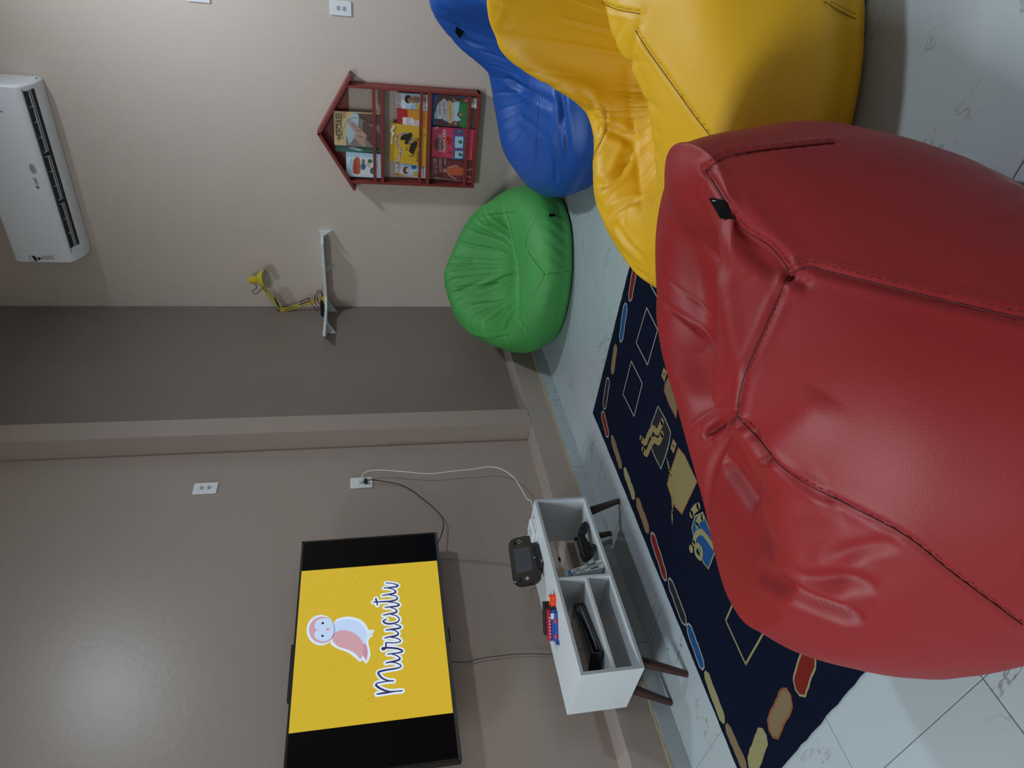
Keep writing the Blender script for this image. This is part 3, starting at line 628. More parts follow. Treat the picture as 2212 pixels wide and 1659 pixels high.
# console box in the upper left compartment
con = thing('game_console', (0.19, -3.14, ZS), 'flat black game console box in the upper left compartment of the cabinet', 'game console')
rz = math.radians(12); ax_, ay_ = Vector((math.cos(rz), math.sin(rz), 0)), Vector((-math.sin(rz), math.cos(rz), 0))
mb = MB(); mb.obox(Vector((0.195, -3.14, ZS + 0.0275)), ax_ * 0.085, ay_ * 0.135, Vector((0, 0, 0.027))); mb.build('housing', M_gloss, con, bevel=0.008, segs=3)
mb = MB(); mb.obox(Vector((0.195, -3.14, ZS + 0.0275)) + ax_ * 0.0852, ax_ * 0.0004, ay_ * 0.12, Vector((0, 0, 0.001))); mb.build('slot', M_sock, con)

# ------------------------------------------------------------------ cords and plugs
def cord(name, label, pix, x, r, m, sm=6, extra=None, cat='cord'):
    P = [at(px_, py_, 0, xx_) for (px_, py_), xx_ in zip(pix, x if isinstance(x, list) else [x] * len(pix))]
    if extra: P += extra
    P = [Vector(q_) for q_ in crom(P, sm)]
    t_ = thing(name, P[0], label, cat)
    mb = MB(); mb.tube(P, r, 8); mb.build('cable', m, t_, smooth=True); return t_
z8 = lambda x, y: (380 + x / 2.836, 940 + y / 2.836)
pl_ = p2 + Vector((0, 0, 0))
cw = cord('white_power_cable', 'white power cord arching from the wall plate down behind the cabinet',
     [z8(*q_) for q_ in ((1138, 265), (1145, 240), (1180, 220), (1260, 214), (1400, 224), (1550, 236), (1700, 220), (1820, 208), (1920, 194), (2000, 210), (2070, 260), (2110, 320), (2150, 390), (2185, 432))],
     [-D + 0.028, -D + 0.045, -D + 0.055, -D + 0.055, -D + 0.055, -D + 0.05, -D + 0.055, -D + 0.06, -D + 0.07, -D + 0.08, -D + 0.09, -D + 0.1, -D + 0.11, -D + 0.12], 0.0028, M_cable_w,
     extra=[Vector((-0.02, -2.56, 0.38)), Vector((-0.02, -2.7, 0.30))])
mb = MB(); c_ = at(*z8(1138, 275), 0, -D + 0.02); mb.box(-D + 0.008, -D + 0.03, c_.y - 0.012, c_.y + 0.008, c_.z - 0.009, c_.z + 0.009); mb.build('plug', M_cable_w, cw, bevel=0.003)
ck = cord('black_power_cable', 'black power cord running from the wall plate to the back of the television',
     [z8(*q_) for q_ in ((1165, 282), (1195, 274), (1260, 282), (1370, 302), (1440, 335), (1500, 380), (1590, 455), (1638, 522), (1632, 590), (1610, 650), (1595, 675))],
     [-D + 0.03, -D + 0.032, -D + 0.02, -D + 0.015, -D + 0.015, -D + 0.018, -D + 0.02, -D + 0.025, -D + 0.035, -D + 0.05, -D + 0.06], 0.0027, M_cable_k,
     extra=[Vector((-D + 0.07, TYR - 0.08, TZB + 0.05))])
mb = MB(); c_ = at(*z8(1163, 282), 0, -D + 0.02); mb.box(-D + 0.008, -D + 0.034, c_.y - 0.012, c_.y + 0.012, c_.z - 0.009, c_.z + 0.009); mb.build('plug', M_cable_k, ck, bevel=0.003)
M_cable_g = mat('grey_cable', '#6e6a64', rough=0.5)
cord('thin_grey_cord', 'thin pale cord hanging from the television behind the game tablet', [(948, 1207), (985, 1209), (1040, 1212), (1100, 1219), (1180, 1226)], -D + 0.012, 0.0016, M_cable_g)
cord('thin_dark_cord', 'thin dark cord hanging from the television to the left of the toy gadget', [(975, 1429), (1009, 1430), (1040, 1422), (1095, 1415), (1145, 1412), (1195, 1414), (1250, 1416)], -D + 0.014, 0.0016, M_cable_k)
cord('looped_cord', 'thin grey cord looping out behind the cabinet beside the game tablet', [z4b(*q_) for q_ in ((520, 1240), (440, 1180), (385, 1090), (362, 1010), (380, 960), (445, 938), (560, 960))], -0.02, 0.0016, M_cable_g)

# ------------------------------------------------------------------ house-shaped book rack on the back wall
BD = 0.10; BX0, BX1, BZ0, BZE, BZA = 0.906, 1.534, 0.477, 1.312, 1.505; BXM = 1.226
rack = thing('book_rack', ((BX0 + BX1) / 2, -BD / 2, BZ0), 'dark red wooden house-shaped book rack hanging on the wall', 'book rack')
th = 0.016
MB().box(BX0, BX0 + th, -BD, -0.002, BZ0, BZE).build('side_board', M_red_wood, rack, bevel=0.002)
MB().box(BX1 - th, BX1, -BD, -0.002, BZ0, BZE).build('side_board', M_red_wood, rack, bevel=0.002)
for sgn in (-1, 1):
    ex_ = (BX0 - 0.052) if sgn < 0 else (BX1 + 0.062); ez_ = 1.288
    dv = Vector((ex_ - BXM, 0, ez_ - BZA)).normalized(); nv = Vector((-dv.z, 0, dv.x)) * (-1 if sgn < 0 else 1); nv = nv if nv.z > 0 else -nv
    A_ = Vector((BXM, 0, BZA + 0.008)); B_ = Vector((ex_, 0, ez_ + 0.008))
    MB().prism([Vector((q_.x, -BD - 0.004, q_.z)) for q_ in (A_, B_, B_ - nv * 0.02, A_ - nv * 0.02)], (0, BD + 0.002, 0)).build('roof_board', M_red_wood, rack, bevel=0.002)
MB().prism([(BX0 + th, -0.014, BZE - 0.0), (BX1 - th, -0.014, BZE), (BX1 - th, -0.014, BZE + 0.015), (BXM, -0.014, BZA - 0.008), (BX0 + th, -0.014, BZE + 0.015)], (0, 0.012, 0)).build('gable_panel', M_red_wood, rack)
for z0_, z1_ in ((1.092, 1.112), (0.788, 0.812), (0.466, 0.494)):
    MB().box(BX0 + (0 if z0_ < 0.5 else th), BX1 - (0 if z0_ < 0.5 else th), -BD - (0.001 if z0_ < 0.5 else 0), -0.002, z0_ + (0.008 if z0_ < .5 else 0), z1_).build('shelf_board', M_red_wood, rack, bevel=0.0015)
for z0_, z1_ in ((1.143, 1.163), (0.844, 0.864), (0.534, 0.556)):
    MB().box(BX0 + th, BX1 - th, -BD - 0.001, -BD + 0.011, z0_, z1_).build('front_slat', M_red_wood, rack, bevel=0.0015)
z3 = lambda x, y: (660 + x / 5.53, 130 + y / 5.53)
def book(name, quad, yp, zbase, label, cov, cat='book', thick=0.008):
    """quad: zoom px of cover corners (top-left, top-right, bottom-right, bottom-left)"""
    P = [at(*z3(*q_), 1, yp) for q_ in quad]
    for i in (2, 3): P[i].z = zbase + 0.0005
    for q_ in P: q_.x = min(max(q_.x, BX0 + th + 0.001), BX1 - th - 0.001)
    t_ = thing(name, (sum(q_.x for q_ in P) / 4, yp, zbase), label, cat, 'children\'s books in the rack')
    MB().prism([Vector((q_.x, yp, q_.z)) for q_ in P], (0, thick, 0)).build('cover', cov, t_)
    return t_
def bprint(t_, yp, mats_):
    pr = MB(); pr.yp = yp; pr.lay = 0.0004; pr.t = t_; pr.m = mats_
    return pr
def bp(pr, l, mi, sm=0):
    pr.lay += 0.00012; fill(pr, [at(*z3(*q_), 1, pr.yp) for q_ in (crom(l, sm, True) if sm else l)], NYm, pr.lay, mi)
def bt(pr, s_, l, r, h, mi):
    pr.lay += 0.00012; a_ = at(*z3(*l), 1, pr.yp); b_ = at(*z3(*r), 1, pr.yp); up = Vector((0, 0, 1)); d_ = b_ - a_
    text(pr, s_, a_, b_, Vector((-d_.z, 0, d_.x)), h / 5.53 * 0.0033 , NYm, pr.lay, mi)
def bs(pr, l, wd, mi, sm=4, closed=False):
    pr.lay += 0.00012; ribbon(pr, [at(*z3(*q_), 1, pr.yp) for q_ in (crom(l, sm, closed) if sm else l)], wd, NYm, pr.lay, mi, closed=closed)
def bell(c, rx, ry, n=16): return [(c[0] + rx * math.cos(2 * math.pi * k / n), c[1] + ry * math.sin(2 * math.pi * k / n)) for k in range(n)]
K = lambda n_, c_: mat('print_' + n_, c_, rough=0.35)
kk = dict(cream=K('cream', '#cdb184'), sky=K('sky', '#a8bcc4'), brown=K('brown', '#5b4340'), grey=K('grey', '#7c7671'), ink=K('ink', '#1c1714'), flesh=K('flesh', '#b08f86'), teal=K('teal', '#35685f'), white=K('white', '#d7dde2'), lblue=K('lblue', '#a9cbe0'), orange=K('orange', '#c05a3c'),
          blue=K('blue', '#2c5f9c'), red=K('red', '#b01f24'), amber=K('amber', '#cf8a22'), yellow=K('yellow', '#d2a929'), pink=K('pink', '#c23c5c'), rose=K('rose', '#d9b3b8'), maroon=K('maroon', '#6d3038'), green=K('green', '#2f7d46'), violet=K('violet', '#6a3a86'), skin=K('skin', '#a8795c'), mustard=K('mustard', '#b8a24e'))
ks = list(kk); kv = [kk[n_] for n_ in ks]; ix = {n_: i for i, n_ in enumerate(ks)}
def finish(pr): tag(pr.build('cover_print', kv, pr.t), kind='stuff')
Z1, Z2, Z3 = 1.112, 0.812, 0.494
# top shelf
yp = -0.05; t_ = book('green_book', ((355, 1088), (355, 1000), (890, 1020), (890, 1105)), yp, Z1, 'green book mostly hidden behind the beige book on the top shelf', kk['teal'])
pr = bprint(t_, yp, kv); bp(pr, ((500, 1050), (640, 1085), (690, 1075), (560, 1030)), ix['sky']); finish(pr)
yp = -0.068; t_ = book('beige_book', ((345, 1012), (335, 605), (893, 640), (893, 1045)), yp, Z1, 'beige and brown book titled HERCULES on the top shelf', kk['cream'])
pr = bprint(t_, yp, kv)
bp(pr, ((560, 628), (893, 645), (893, 1040), (485, 1020), (485, 900), (520, 780)), ix['grey'])
bp(pr, ((520, 1010), (620, 880), (640, 640), (560, 630), (485, 760), (490, 900)), ix['sky']); bp(pr, ((620, 640), (890, 645), (890, 780), (740, 760), (650, 690)), ix['brown'])
bp(pr, ((690, 730), (860, 860), (893, 900), (893, 1040), (800, 1020), (700, 900)), ix['brown'], 3)
bp(pr, ((500, 740), (560, 740), (660, 830), (730, 900), (690, 970), (630, 920), (560, 820)), ix['flesh'], 4); bp(pr, ((570, 900), (660, 900), (720, 1020), (660, 1010)), ix['flesh'], 4)
bs(pr, ((450, 940), (440, 860), (490, 740), (560, 690), (680, 690), (780, 740)), 0.0018, ix['ink']); bs(pr, ((445, 660), (640, 790), (800, 940)), 0.0016, ix['ink'], 0)
for a_, b_ in (((560, 760), (600, 800)), ((600, 830), (660, 850)), ((630, 900), (690, 930)), ((690, 760), (790, 860)), ((740, 900), (850, 1010))): bs(pr, (a_, b_), 0.004, ix['brown'], 0)
bt(pr, 'HERCULES', (437, 935), (427, 640), 62, ix['ink']); bt(pr, 'OS 12', (408, 965), (408, 905), 22, ix['ink']); bt(pr, 'TRABALHOS DE', (380, 905), (376, 760), 16, ix['ink'])
finish(pr)
yp = -0.06; t_ = book('light_blue_book', ((485, 1388), (482, 1098), (893, 1130), (893, 1410)), yp, Z1, 'pale blue book titled BIBLIA at the left of the top shelf', kk['lblue'], thick=0.02)
pr = bprint(t_, yp, kv)
bp(pr, ((500, 1370), (498, 1150), (880, 1170), (880, 1395)), ix['white'])
bp(pr, ((520, 1330), (520, 1210), (560, 1170), (560, 1360)), ix['lblue'], 3); bp(pr, ((565, 1340), (580, 1180), (640, 1165), (660, 1290), (640, 1360)), ix['orange'], 3)
bt(pr, 'BIBLIA', (622, 1345), (610, 1185), 42, ix['maroon']); bp(pr, bell((690, 1210), 22, 30), ix['grey']); bp(pr, bell((750, 1250), 25, 30), ix['cream']); bp(pr, bell((770, 1205), 28, 24), ix['teal']); bp(pr, bell((690, 1270), 28, 40), ix['blue']); bp(pr, bell((800, 1320), 30, 40), ix['teal']); bp(pr, bell((840, 1250), 16, 60), ix['lblue'])
finish(pr)
# middle shelf
yp = -0.045; t_ = book('white_boy_book', ((1085, 610), (1078, 388), (1470, 410), (1470, 625)), yp, Z2, 'pale blue picture book with a boy, at the right of the middle shelf', kk['white'])
pr = bprint(t_, yp, kv); bp(pr, ((1190, 610), (1185, 395), (1360, 402), (1360, 610)), ix['lblue'])
bt(pr, 'OM ISSO?!', (1142, 580), (1135, 395), 44, ix['red']); bp(pr, bell((1225, 465), 42, 50), ix['ink']); bp(pr, bell((1248, 475), 28, 34), ix['skin']); bp(pr, ((1270, 510), (1270, 440), (1355, 440), (1355, 510)), ix['skin'], 3); bp(pr, ((1300, 500), (1300, 450), (1360, 440), (1360, 510)), ix['grey'])
bs(pr, bell((1300, 560), 30, 26), 0.0016, ix['ink'], 0, True); bs(pr, ((1260, 590), (1340, 520)), 0.0016, ix['ink'], 0); bp(pr, ((1320, 600), (1320, 520), (1358, 520), (1358, 600)), ix['mustard'], 2)
bt(pr, 'Lilia Gusba', (1440, 590), (1434, 455), 22, ix['ink']); finish(pr)
yp = -0.055; t_ = book('red_orange_book', ((1100, 805), (1090, 575), (1465, 615), (1465, 820)), yp, Z2, 'red and orange book behind the yellow book on the middle shelf', kk['red'])
pr = bprint(t_, yp, kv); bp(pr, ((1240, 790), (1215, 588), (1465, 615), (1465, 818)), ix['amber']); bp(pr, ((1160, 775), (1160, 680), (1285, 690), (1285, 785)), ix['white']); bp(pr, ((1290, 800), (1290, 710), (1355, 715), (1355, 805)), ix['white'])
bt(pr, 'UITO', (1262, 778), (1255, 695), 48, ix['red']); bt(pr, 'GO!', (1350, 800), (1345, 718), 44, ix['red']); finish(pr)
yp = -0.068; t_ = book('yellow_book', ((1005, 1205), (1010, 745), (1462, 820), (1448, 1270)), yp, Z2, 'yellow picture book with black animal drawings in front of the middle shelf', kk['yellow'], thick=0.012)
pr = bprint(t_, yp, kv)
bs(pr, ((1085, 1230), (1125, 1150), (1140, 1080), (1100, 1010), (1090, 940), (1130, 885), (1190, 875), (1240, 905), (1270, 950), (1245, 1000)), 0.016, ix['rose'])
rr_ = random.Random(5)
for q_ in crom([(1085, 1230), (1125, 1150), (1140, 1080), (1100, 1010), (1090, 940), (1130, 885), (1190, 875), (1240, 905), (1270, 950), (1245, 1000)], 5): bp(pr, bell((q_[0] + rr_.uniform(-10, 10), q_[1] + rr_.uniform(-8, 8)), 7, 6, 8), ix['brown'])
bp(pr, ((1130, 945), (1160, 890), (1240, 870), (1255, 855), (1270, 900), (1240, 950), (1215, 1000), (1180, 990), (1195, 950)), ix['ink'], 3)
bp(pr, ((1270, 990), (1330, 960), (1330, 1010), (1310, 1060), (1280, 1120), (1240, 1080), (1250, 1020)), ix['ink'], 3)
bs(pr, ((1270, 1090), (1210, 1070), (1200, 1045), (1225, 1035)), 0.003, ix['ink']); bs(pr, ((1300, 970), (1310, 930), (1350, 940)), 0.0035, ix['ink']); bs(pr, ((1320, 985), (1335, 950), (1355, 965)), 0.0035, ix['ink']); bs(pr, ((1270, 1100), (1290, 1140), (1240, 1140)), 0.0035, ix['ink']); bs(pr, ((1250, 1090), (1275, 1110), (1290, 1090)), 0.003, ix['ink'])
bt(pr, 'Amora', (1350, 1215), (1350, 1085), 34, ix['ink']); bt(pr, 'ABC', (1430, 905), (1430, 865), 18, ix['brown'])
bp(pr, ((1018, 985), (1035, 1000), (1040, 900), (1065, 870), (1040, 840), (1065, 790), (1045, 765), (1035, 800), (1010, 830), (1030, 880)), ix['white'], 3); finish(pr)
yp = -0.05; t_ = book('girl_book', ((1068, 1372), (1065, 1200), (1442, 1235), (1442, 1412)), yp, Z2, 'white and yellow picture book with a girl, at the left of the middle shelf', kk['white'])
pr = bprint(t_, yp, kv); bp(pr, ((1068, 1372), (1068, 1345), (1345, 1370), (1345, 1392)), ix['amber']); bp(pr, ((1160, 1368), (1160, 1230), (1340, 1240), (1340, 1385)), ix['lblue'])
bt(pr, 'FaBby', (1140, 1335), (1132, 1215), 40, ix['pink']); bp(pr, bell((1200, 1315), 40, 45), ix['brown'], 2); bp(pr, bell((1222, 1315), 24, 28), ix['rose']); bp(pr, ((1265, 1300), (1265, 1255), (1325, 1260), (1325, 1300)), ix['blue']); bp(pr, ((1290, 1380), (1290, 1330), (1340, 1330), (1340, 1385)), ix['mustard'])
bt(pr, 'Evelyn', (1420, 1390), (1415, 1290), 20, ix['ink']); finish(pr)
# bottom shelf
yp = -0.05; t_ = book('blue_workbook', ((1512, 775), (1508, 408), (2050, 440), (2040, 815)), yp, Z3, 'blue children\'s workbook titled CALIGRAFIA at the right of the bottom shelf', kk['blue'])
pr = bprint(t_, yp, kv)
bp(pr, ((1560, 770), (1570, 440), (1760, 430), (1930, 450), (2040, 450), (2040, 810), (1800, 790)), ix['brown'], 2); bp(pr, ((1650, 720), (1650, 500), (1850, 500), (1850, 720)), ix['lblue'], 2); bp(pr, ((1840, 700), (1840, 500), (1930, 470), (1930, 700)), ix['green'], 2)
bp(pr, ((1850, 800), (1850, 720), (1925, 720), (1925, 810)), ix['green'], 2); bp(pr, ((1540, 680), (1565, 560), (1600, 500), (1640, 500), (1640, 680), (1590, 700)), ix['white'], 3); bp(pr, ((1630, 690), (1625, 490), (1680, 480), (1690, 685)), ix['white'], 3)
bt(pr, 'ASSIM', (1580, 690), (1575, 575), 26, ix['ink']); bt(pr, 'APRENDO', (1620, 655), (1615, 490), 26, ix['ink']); bt(pr, 'Caligrafia', (1672, 682), (1666, 488), 34, ix['violet'])
bp(pr, ((1700, 740), (1690, 500), (1770, 520), (1760, 720)), ix['cream'], 2); bt(pr, 'Felicidades', (1745, 730), (1735, 535), 24, ix['brown'])
for q_ in ((1760, 470), (1840, 650), (1780, 755)): bp(pr, bell(q_, 30, 32), ix['brown']); bp(pr, bell((q_[0] + 10, q_[1]), 20, 22), ix['skin'])
bp(pr, ((1890, 500), (1890, 445), (1945, 445), (1945, 500)), ix['red']); bt(pr, '5.', (1935, 495), (1935, 450), 34, ix['white']); bp(pr, ((1985, 570), (1970, 500), (1985, 455), (2045, 460), (2045, 580), (2010, 560)), ix['white'], 2); bs(pr, bell((2010, 520), 8, 8), 0.001, ix['grey'], 0, True)
for k in range(14): bp(pr, bell((1530 + k * 37, 775 + k * 2.6), 7, 5, 6), ix['ink'])
finish(pr)
yp = -0.066; t_ = book('pink_workbook', ((1503, 1150), (1507, 795), (2025, 830), (1998, 1200)), yp, Z3, 'pink workbook titled EDUCACAO FINANCEIRA in the middle of the bottom shelf', kk['pink'])
pr = bprint(t_, yp, kv)
bp(pr, bell((1600, 1000), 75, 80), ix['maroon']); bp(pr, bell((1730, 1100), 20, 18), ix['red']); bp(pr, bell((1690, 960), 60, 50), ix['red'])
for y0_, y1_, c_ in ((1185, 1070, 'lblue'), (1060, 895, 'lblue'), (885, 822, 'blue')):
    bp(pr, ((1762, y0_), (1766, y1_), (1905, y1_ + 4), (1892, y0_ + 2)), ix['violet' if c_ == 'blue' else 'blue']); bp(pr, ((1782, y0_ - 14), (1786, y1_ + 14), (1885, y1_ + 18), (1878, y0_ - 12)), ix[c_]); bp(pr, bell((1850, (y0_ + y1_) / 2), 24, 22), ix['green']); bp(pr, bell((1830, (y0_ + y1_) / 2 - 10), 12, 12), ix['skin'])
bt(pr, 'EDUCAÇÃO', (1625, 1090), (1625, 880), 36, ix['white']); bt(pr, 'FINANCEIRA', (1675, 1093), (1675, 825), 36, ix['white']); bs(pr, ((1690, 1095), (1690, 960)), 0.003, ix['amber'], 0); bt(pr, '5', (1590, 825), (1588, 792), 50, ix['white'])
for k in range(10): bp(pr, bell((1890 - k * 2, 1080 + k * 10), 5, 3, 6), ix['ink'])
bs(pr, ((1975, 1180), (1982, 1060)), 0.005, ix['amber'], 0); bs(pr, bell((1965, 960), 12, 10), 0.001, ix['rose'], 0, True)
finish(pr)
yp = -0.055; t_ = book('maroon_book', ((1495, 1392), (1500, 1140), (1990, 1180), (1975, 1475)), yp, Z3, 'maroon book titled O CORPO HUMANO at the left of the bottom shelf', kk['maroon'])
pr = bprint(t_, yp, kv)
bs(pr, ((1510, 1380), (1512, 1165)), 0.001, ix['rose'], 0); bt(pr, 'O COR', (1575, 1350), (1570, 1170), 44, ix['rose']); bt(pr, 'HUMAN', (1635, 1335), (1625, 1170), 40, ix['rose']); bt(pr, 'ATLAS', (1675, 1245), (1672, 1175), 20, ix['white'])
bp(pr, bell((1665, 1318), 24, 22), ix['flesh']); bp(pr, ((1690, 1355), (1690, 1285), (1760, 1260), (1900, 1300), (1900, 1370), (1760, 1375)), ix['orange'], 3); bs(pr, ((1700, 1350), (1740, 1390), (1800, 1420)), 0.007, ix['flesh']); bs(pr, ((1700, 1290), (1740, 1275), (1800, 1255), (1820, 1270)), 0.007, ix['flesh'])
bs(pr, ((1880, 1300), (1960, 1310), (1980, 1290)), 0.006, ix['flesh']); bs(pr, ((1880, 1390), (1960, 1390), (1980, 1440), (1930, 1455)), 0.003, ix['rose']); bs(pr, ((1560, 1400), (1700, 1425), (1850, 1450)), 0.002, ix['rose']); finish(pr)

# ------------------------------------------------------------------ corner shelf with gussets
ZL = 1.537; st = 0.018
cs = thing('corner_shelf', (0.1, -0.05, ZL - st), 'white corner shelf on triangular gussets where the two walls meet', 'shelf')
MB().prism([(0.512, -0.001, ZL - st), (0.46, -0.125, ZL - st), (0.03, -0.125, ZL - st), (-D + 0.1, -0.205, ZL - st), (-D + 0.1, -0.545, ZL - st), (-D + 0.001, -0.415, ZL - st), (-D + 0.001, -0.001, ZL - st)], (0, 0, st)).build('board', M_white, cs, bevel=0.0008, segs=1)
for x_ in (0.51, 0.23):
    MB().prism([(x_ - 0.004, -0.001, ZL + 0.018), (x_ - 0.004, -0.001, ZL - 0.082), (x_ - 0.004, -0.102, ZL - st - 0.001), (x_ - 0.004, -0.09, ZL - st)], (0.008, 0, 0)).build('gusset', M_white, cs)
for y_ in (-0.075, -0.365):
    MB().prism([(-D + 0.001, y_ - 0.004, ZL + 0.018), (-D + 0.001, y_ - 0.004, ZL - 0.082), (-D + 0.11, y_ - 0.004, ZL - st - 0.001), (-D + 0.095, y_ - 0.004, ZL - st)], (0, 0.008, 0)).build('gusset', M_white, cs)

# yellow architect lamp
z4 = lambda x, y: (500 + x / 5.925, 480 + y / 5.925)
LY = -0.075
A4 = lambda x, y, yy=LY: at(*z4(x, y), 1, yy)
M_lamp = mat('yellow_enamel', '#c9b52c', rough=0.32); M_lamp2 = mat('yellow_ochre', '#c79a2c', rough=0.4); M_in = mat('shade_inner', '#cfc9b6', rough=0.5)
base = A4(1150, 970); bx = base.x
lamp = thing('desk_lamp', (bx, LY, ZL), 'yellow jointed desk lamp with black springs standing on the corner shelf', 'lamp')
MB().lathe((bx, LY, ZL + 0.0005), (0, 0, 1), [(0, 0), (0.048, 0), (0.048, 0.006), (0.04, 0.012), (0.012, 0.016), (0.01, 0.026), (0, 0.026)], 28).build('base', M_lamp, lamp, smooth=True)
j0, j1, j2 = A4(1030, 1022), A4(648, 1128), A4(412, 835)
MB().tube([(bx, LY, ZL + 0.02), (j0.x, LY, j0.z - 0.012)], 0.006, 10).build('post', M_lamp2, lamp, smooth=True)
MB().obox(j0, Vector((0.013, 0, 0.002)), Vector((0, 0.006, 0)), Vector((-0.002, 0, 0.014))).build('base_bracket', M_lamp2, lamp, bevel=0.002)
def bars(a_, b_, name, off=0.0095):
    d_ = (b_ - a_).normalized(); s_ = Vector((-d_.z, 0, d_.x)) * off
    for sg in (-1, 1): MB().obox((a_ + b_) / 2 + s_ * sg, (b_ - a_) / 2, s_.normalized() * 0.0046, Vector((0, 0.004, 0))).build(name, M_lamp, lamp, bevel=0.0008, segs=1)
bars(j0, j1, 'lower_arm'); bars(j1, j2, 'upper_arm')
d_ = (j2 - j1).normalized(); s_ = Vector((-d_.z, 0, d_.x))
MB().obox(j1, d_ * 0.013, s_ * 0.015, Vector((0, 0.006, 0))).build('elbow_bracket', M_lamp2, lamp, bevel=0.003)
MB().obox(j2, d_ * 0.012, s_ * 0.014, Vector((0, 0.006, 0))).build('head_bracket', M_lamp2, lamp, bevel=0.003)
def spring(a_, b_, r):
    a_, b_ = Vector(a_), Vector(b_); d2 = b_ - a_; n_ = 110; ux_ = d2.normalized().orthogonal().normalized(); uy_ = d2.normalized().cross(ux_)
    P_ = [a_ + d2 * (i / n_) + ux_ * r * math.cos(i * 1.3) + uy_ * r * math.sin(i * 1.3) for i in range(n_ + 1)]
    MB().tube(P_, 0.0014, 5).build('spring', M_cable_k, lamp)
for o_ in (-0.009, 0.009):
    spring(A4(1000, 985 + o_ * 2200, LY - 0.008), A4(868, 1040 + o_ * 1800, LY - 0.008), 0.0032)
    spring(A4(556, 975 + o_ * 600, LY - 0.008), A4(606, 1085 + o_ * 600, LY - 0.008), 0.0032)
for q_ in ((1000, 990), (1030, 1050), (612, 1112), (655, 1152), (690, 1110), (415, 835), (445, 872), (560, 965)):
    p_ = A4(*q_); MB().tube([(p_.x, LY - 0.009, p_.z), (p_.x, LY + 0.009, p_.z)], 0.0034, 10).build('joint_screw', M_black, lamp)
h0 = A4(238, 745); h1 = A4(492, 662); hd = (h1 - h0).normalized(); ax3 = (hd + Vector((0, -0.42, 0))).normalized(); HL = (h1 - h0).length
h0 = Vector((h0.x, LY - 0.0, h0.z)); R1 = 0.0335 * 1.0
pr_ = [(0, 0), (0.018, 0.0), (0.024, 0.006), (0.0255, 0.016), (0.0255, HL * 0.46), (0.029, HL * 0.5), (0.040, HL * 0.58), (0.052, HL * 0.72), (0.058, HL * 0.9), (0.0595, HL * 1.02)]
sc_ = 1.1
MB().lathe(h0, ax3, [(r * sc_, h) for r, h in pr_], 32).build('shade', M_lamp, lamp, smooth=True)
inn = [(0.0590, HL * 1.02), (0.057, HL * 0.9), (0.050, HL * 0.72), (0.038, HL * 0.58), (0.022, HL * 0.5), (0, HL * 0.5)]
MB().lathe(h0, ax3, [(r * sc_, h) for r, h in inn], 32).build('shade_lining', M_in, lamp, smooth=True)
hm = h0 + ax3 * HL * 0.42
MB().tube([hm + Vector((0, 0, -0.02)), A4(400, 790), j2], [0.008, 0.007, 0.005], 8).build('swivel', M_black, lamp, smooth=True)
MB().tube([Vector(q_) for q_ in crom([h0 + ax3 * 0.02 + Vector((-0.018, 0, -0.018)), A4(318, 845), A4(275, 875), A4(290, 915), A4(335, 910), A4(375, 860), A4(400, 850)], 5)], 0.0026, 6).build('head_cord', M_cable_k, lamp, smooth=True)
MB().tube([Vector(q_) for q_ in crom([A4(590, 1100), A4(595, 1130), A4(625, 1160), A4(655, 1155)], 5)], 0.0026, 6).build('elbow_cord', M_cable_k, lamp, smooth=True)
lc = thing('lamp_cord', (bx - 0.05, LY, ZL), 'black coiled lamp cord and plug lying on the corner shelf', 'cord')
mb = MB()
mb.tube([Vector(q_) for q_ in crom([A4(1045, 1065), A4(1080, 1120), A4(1130, 1180), A4(1150, 1260), A4(1155, 1340)], 5)], 0.002, 6)
mb.tube([Vector(q_) for q_ in crom([A4(1165, 1060, -0.1), A4(1110, 1090, -0.1), A4(1070, 1020, -0.1), A4(1075, 930, -0.1), A4(1120, 870, -0.1), A4(1160, 900, -0.1), A4(1162, 960, -0.1)], 6)], 0.0028, 6)
mb.tube([Vector(q_) for q_ in crom([A4(1160, 1080, -0.09), A4(1100, 1000, -0.09), A4(1110, 920, -0.09), A4(1140, 895, -0.09), A4(1165, 950, -0.09)], 6)], 0.0028, 6)
for k in range(6):
    z_ = ZL + 0.004 + 0.006 * k
    mb.tube([Vector(q_) for q_ in crom([(bx - 0.02, -0.10 + 0.006 * k, z_), (bx - 0.07, -0.12 + 0.005 * k, z_ + 0.002), (bx - 0.125, -0.17 + 0.008 * k, z_)], 5)], 0.003, 6)
mb.build('coil', M_cable_k, lc, smooth=True)
MB().box(bx - 0.165, bx - 0.128, -0.20, -0.172, ZL + 0.001, ZL + 0.02).build('plug', M_cable_k, lc, bevel=0.004)

# ------------------------------------------------------------------ air conditioner
AX0, AX1 = 0.318, 1.438; AD = 0.2
def az(x): return 3.067 - (x - 0.335) * 0.022          # hangs very slightly out of level
ac = thing('air_conditioner', ((AX0 + AX1) / 2, -0.1, 3.05), 'white split air conditioner unit high on the wall', 'air conditioner')
def ACp(x, y, z): return Vector((x, y, az(x) + z))
prof = [(0, 0.0), (0, 0.40), (-0.16, 0.40), (-0.188, 0.385), (-0.2, 0.35), (-0.2, 0.075), (-0.192, 0.058), (-0.180, 0.046), (-0.10, 0.008), (-0.06, 0.0)]
mb = MB(); n_ = len(prof)
secs = [(AX0, 0.93), (AX0 + 0.012, 1.0), (AX1 - 0.012, 1.0), (AX1, 0.93)]
vs = [ACp(x, y * s_, 0.2 + (z - 0.2) * (s_ if s_ < 1 else 1)) for x, s_ in secs for y, z in prof]
fs = [(i * n_ + k, i * n_ + (k + 1) % n_, (i + 1) * n_ + (k + 1) % n_, (i + 1) * n_ + k) for i in range(len(secs) - 1) for k in range(n_)] + [tuple(range(n_)), tuple(range((len(secs) - 1) * n_, len(secs) * n_))]
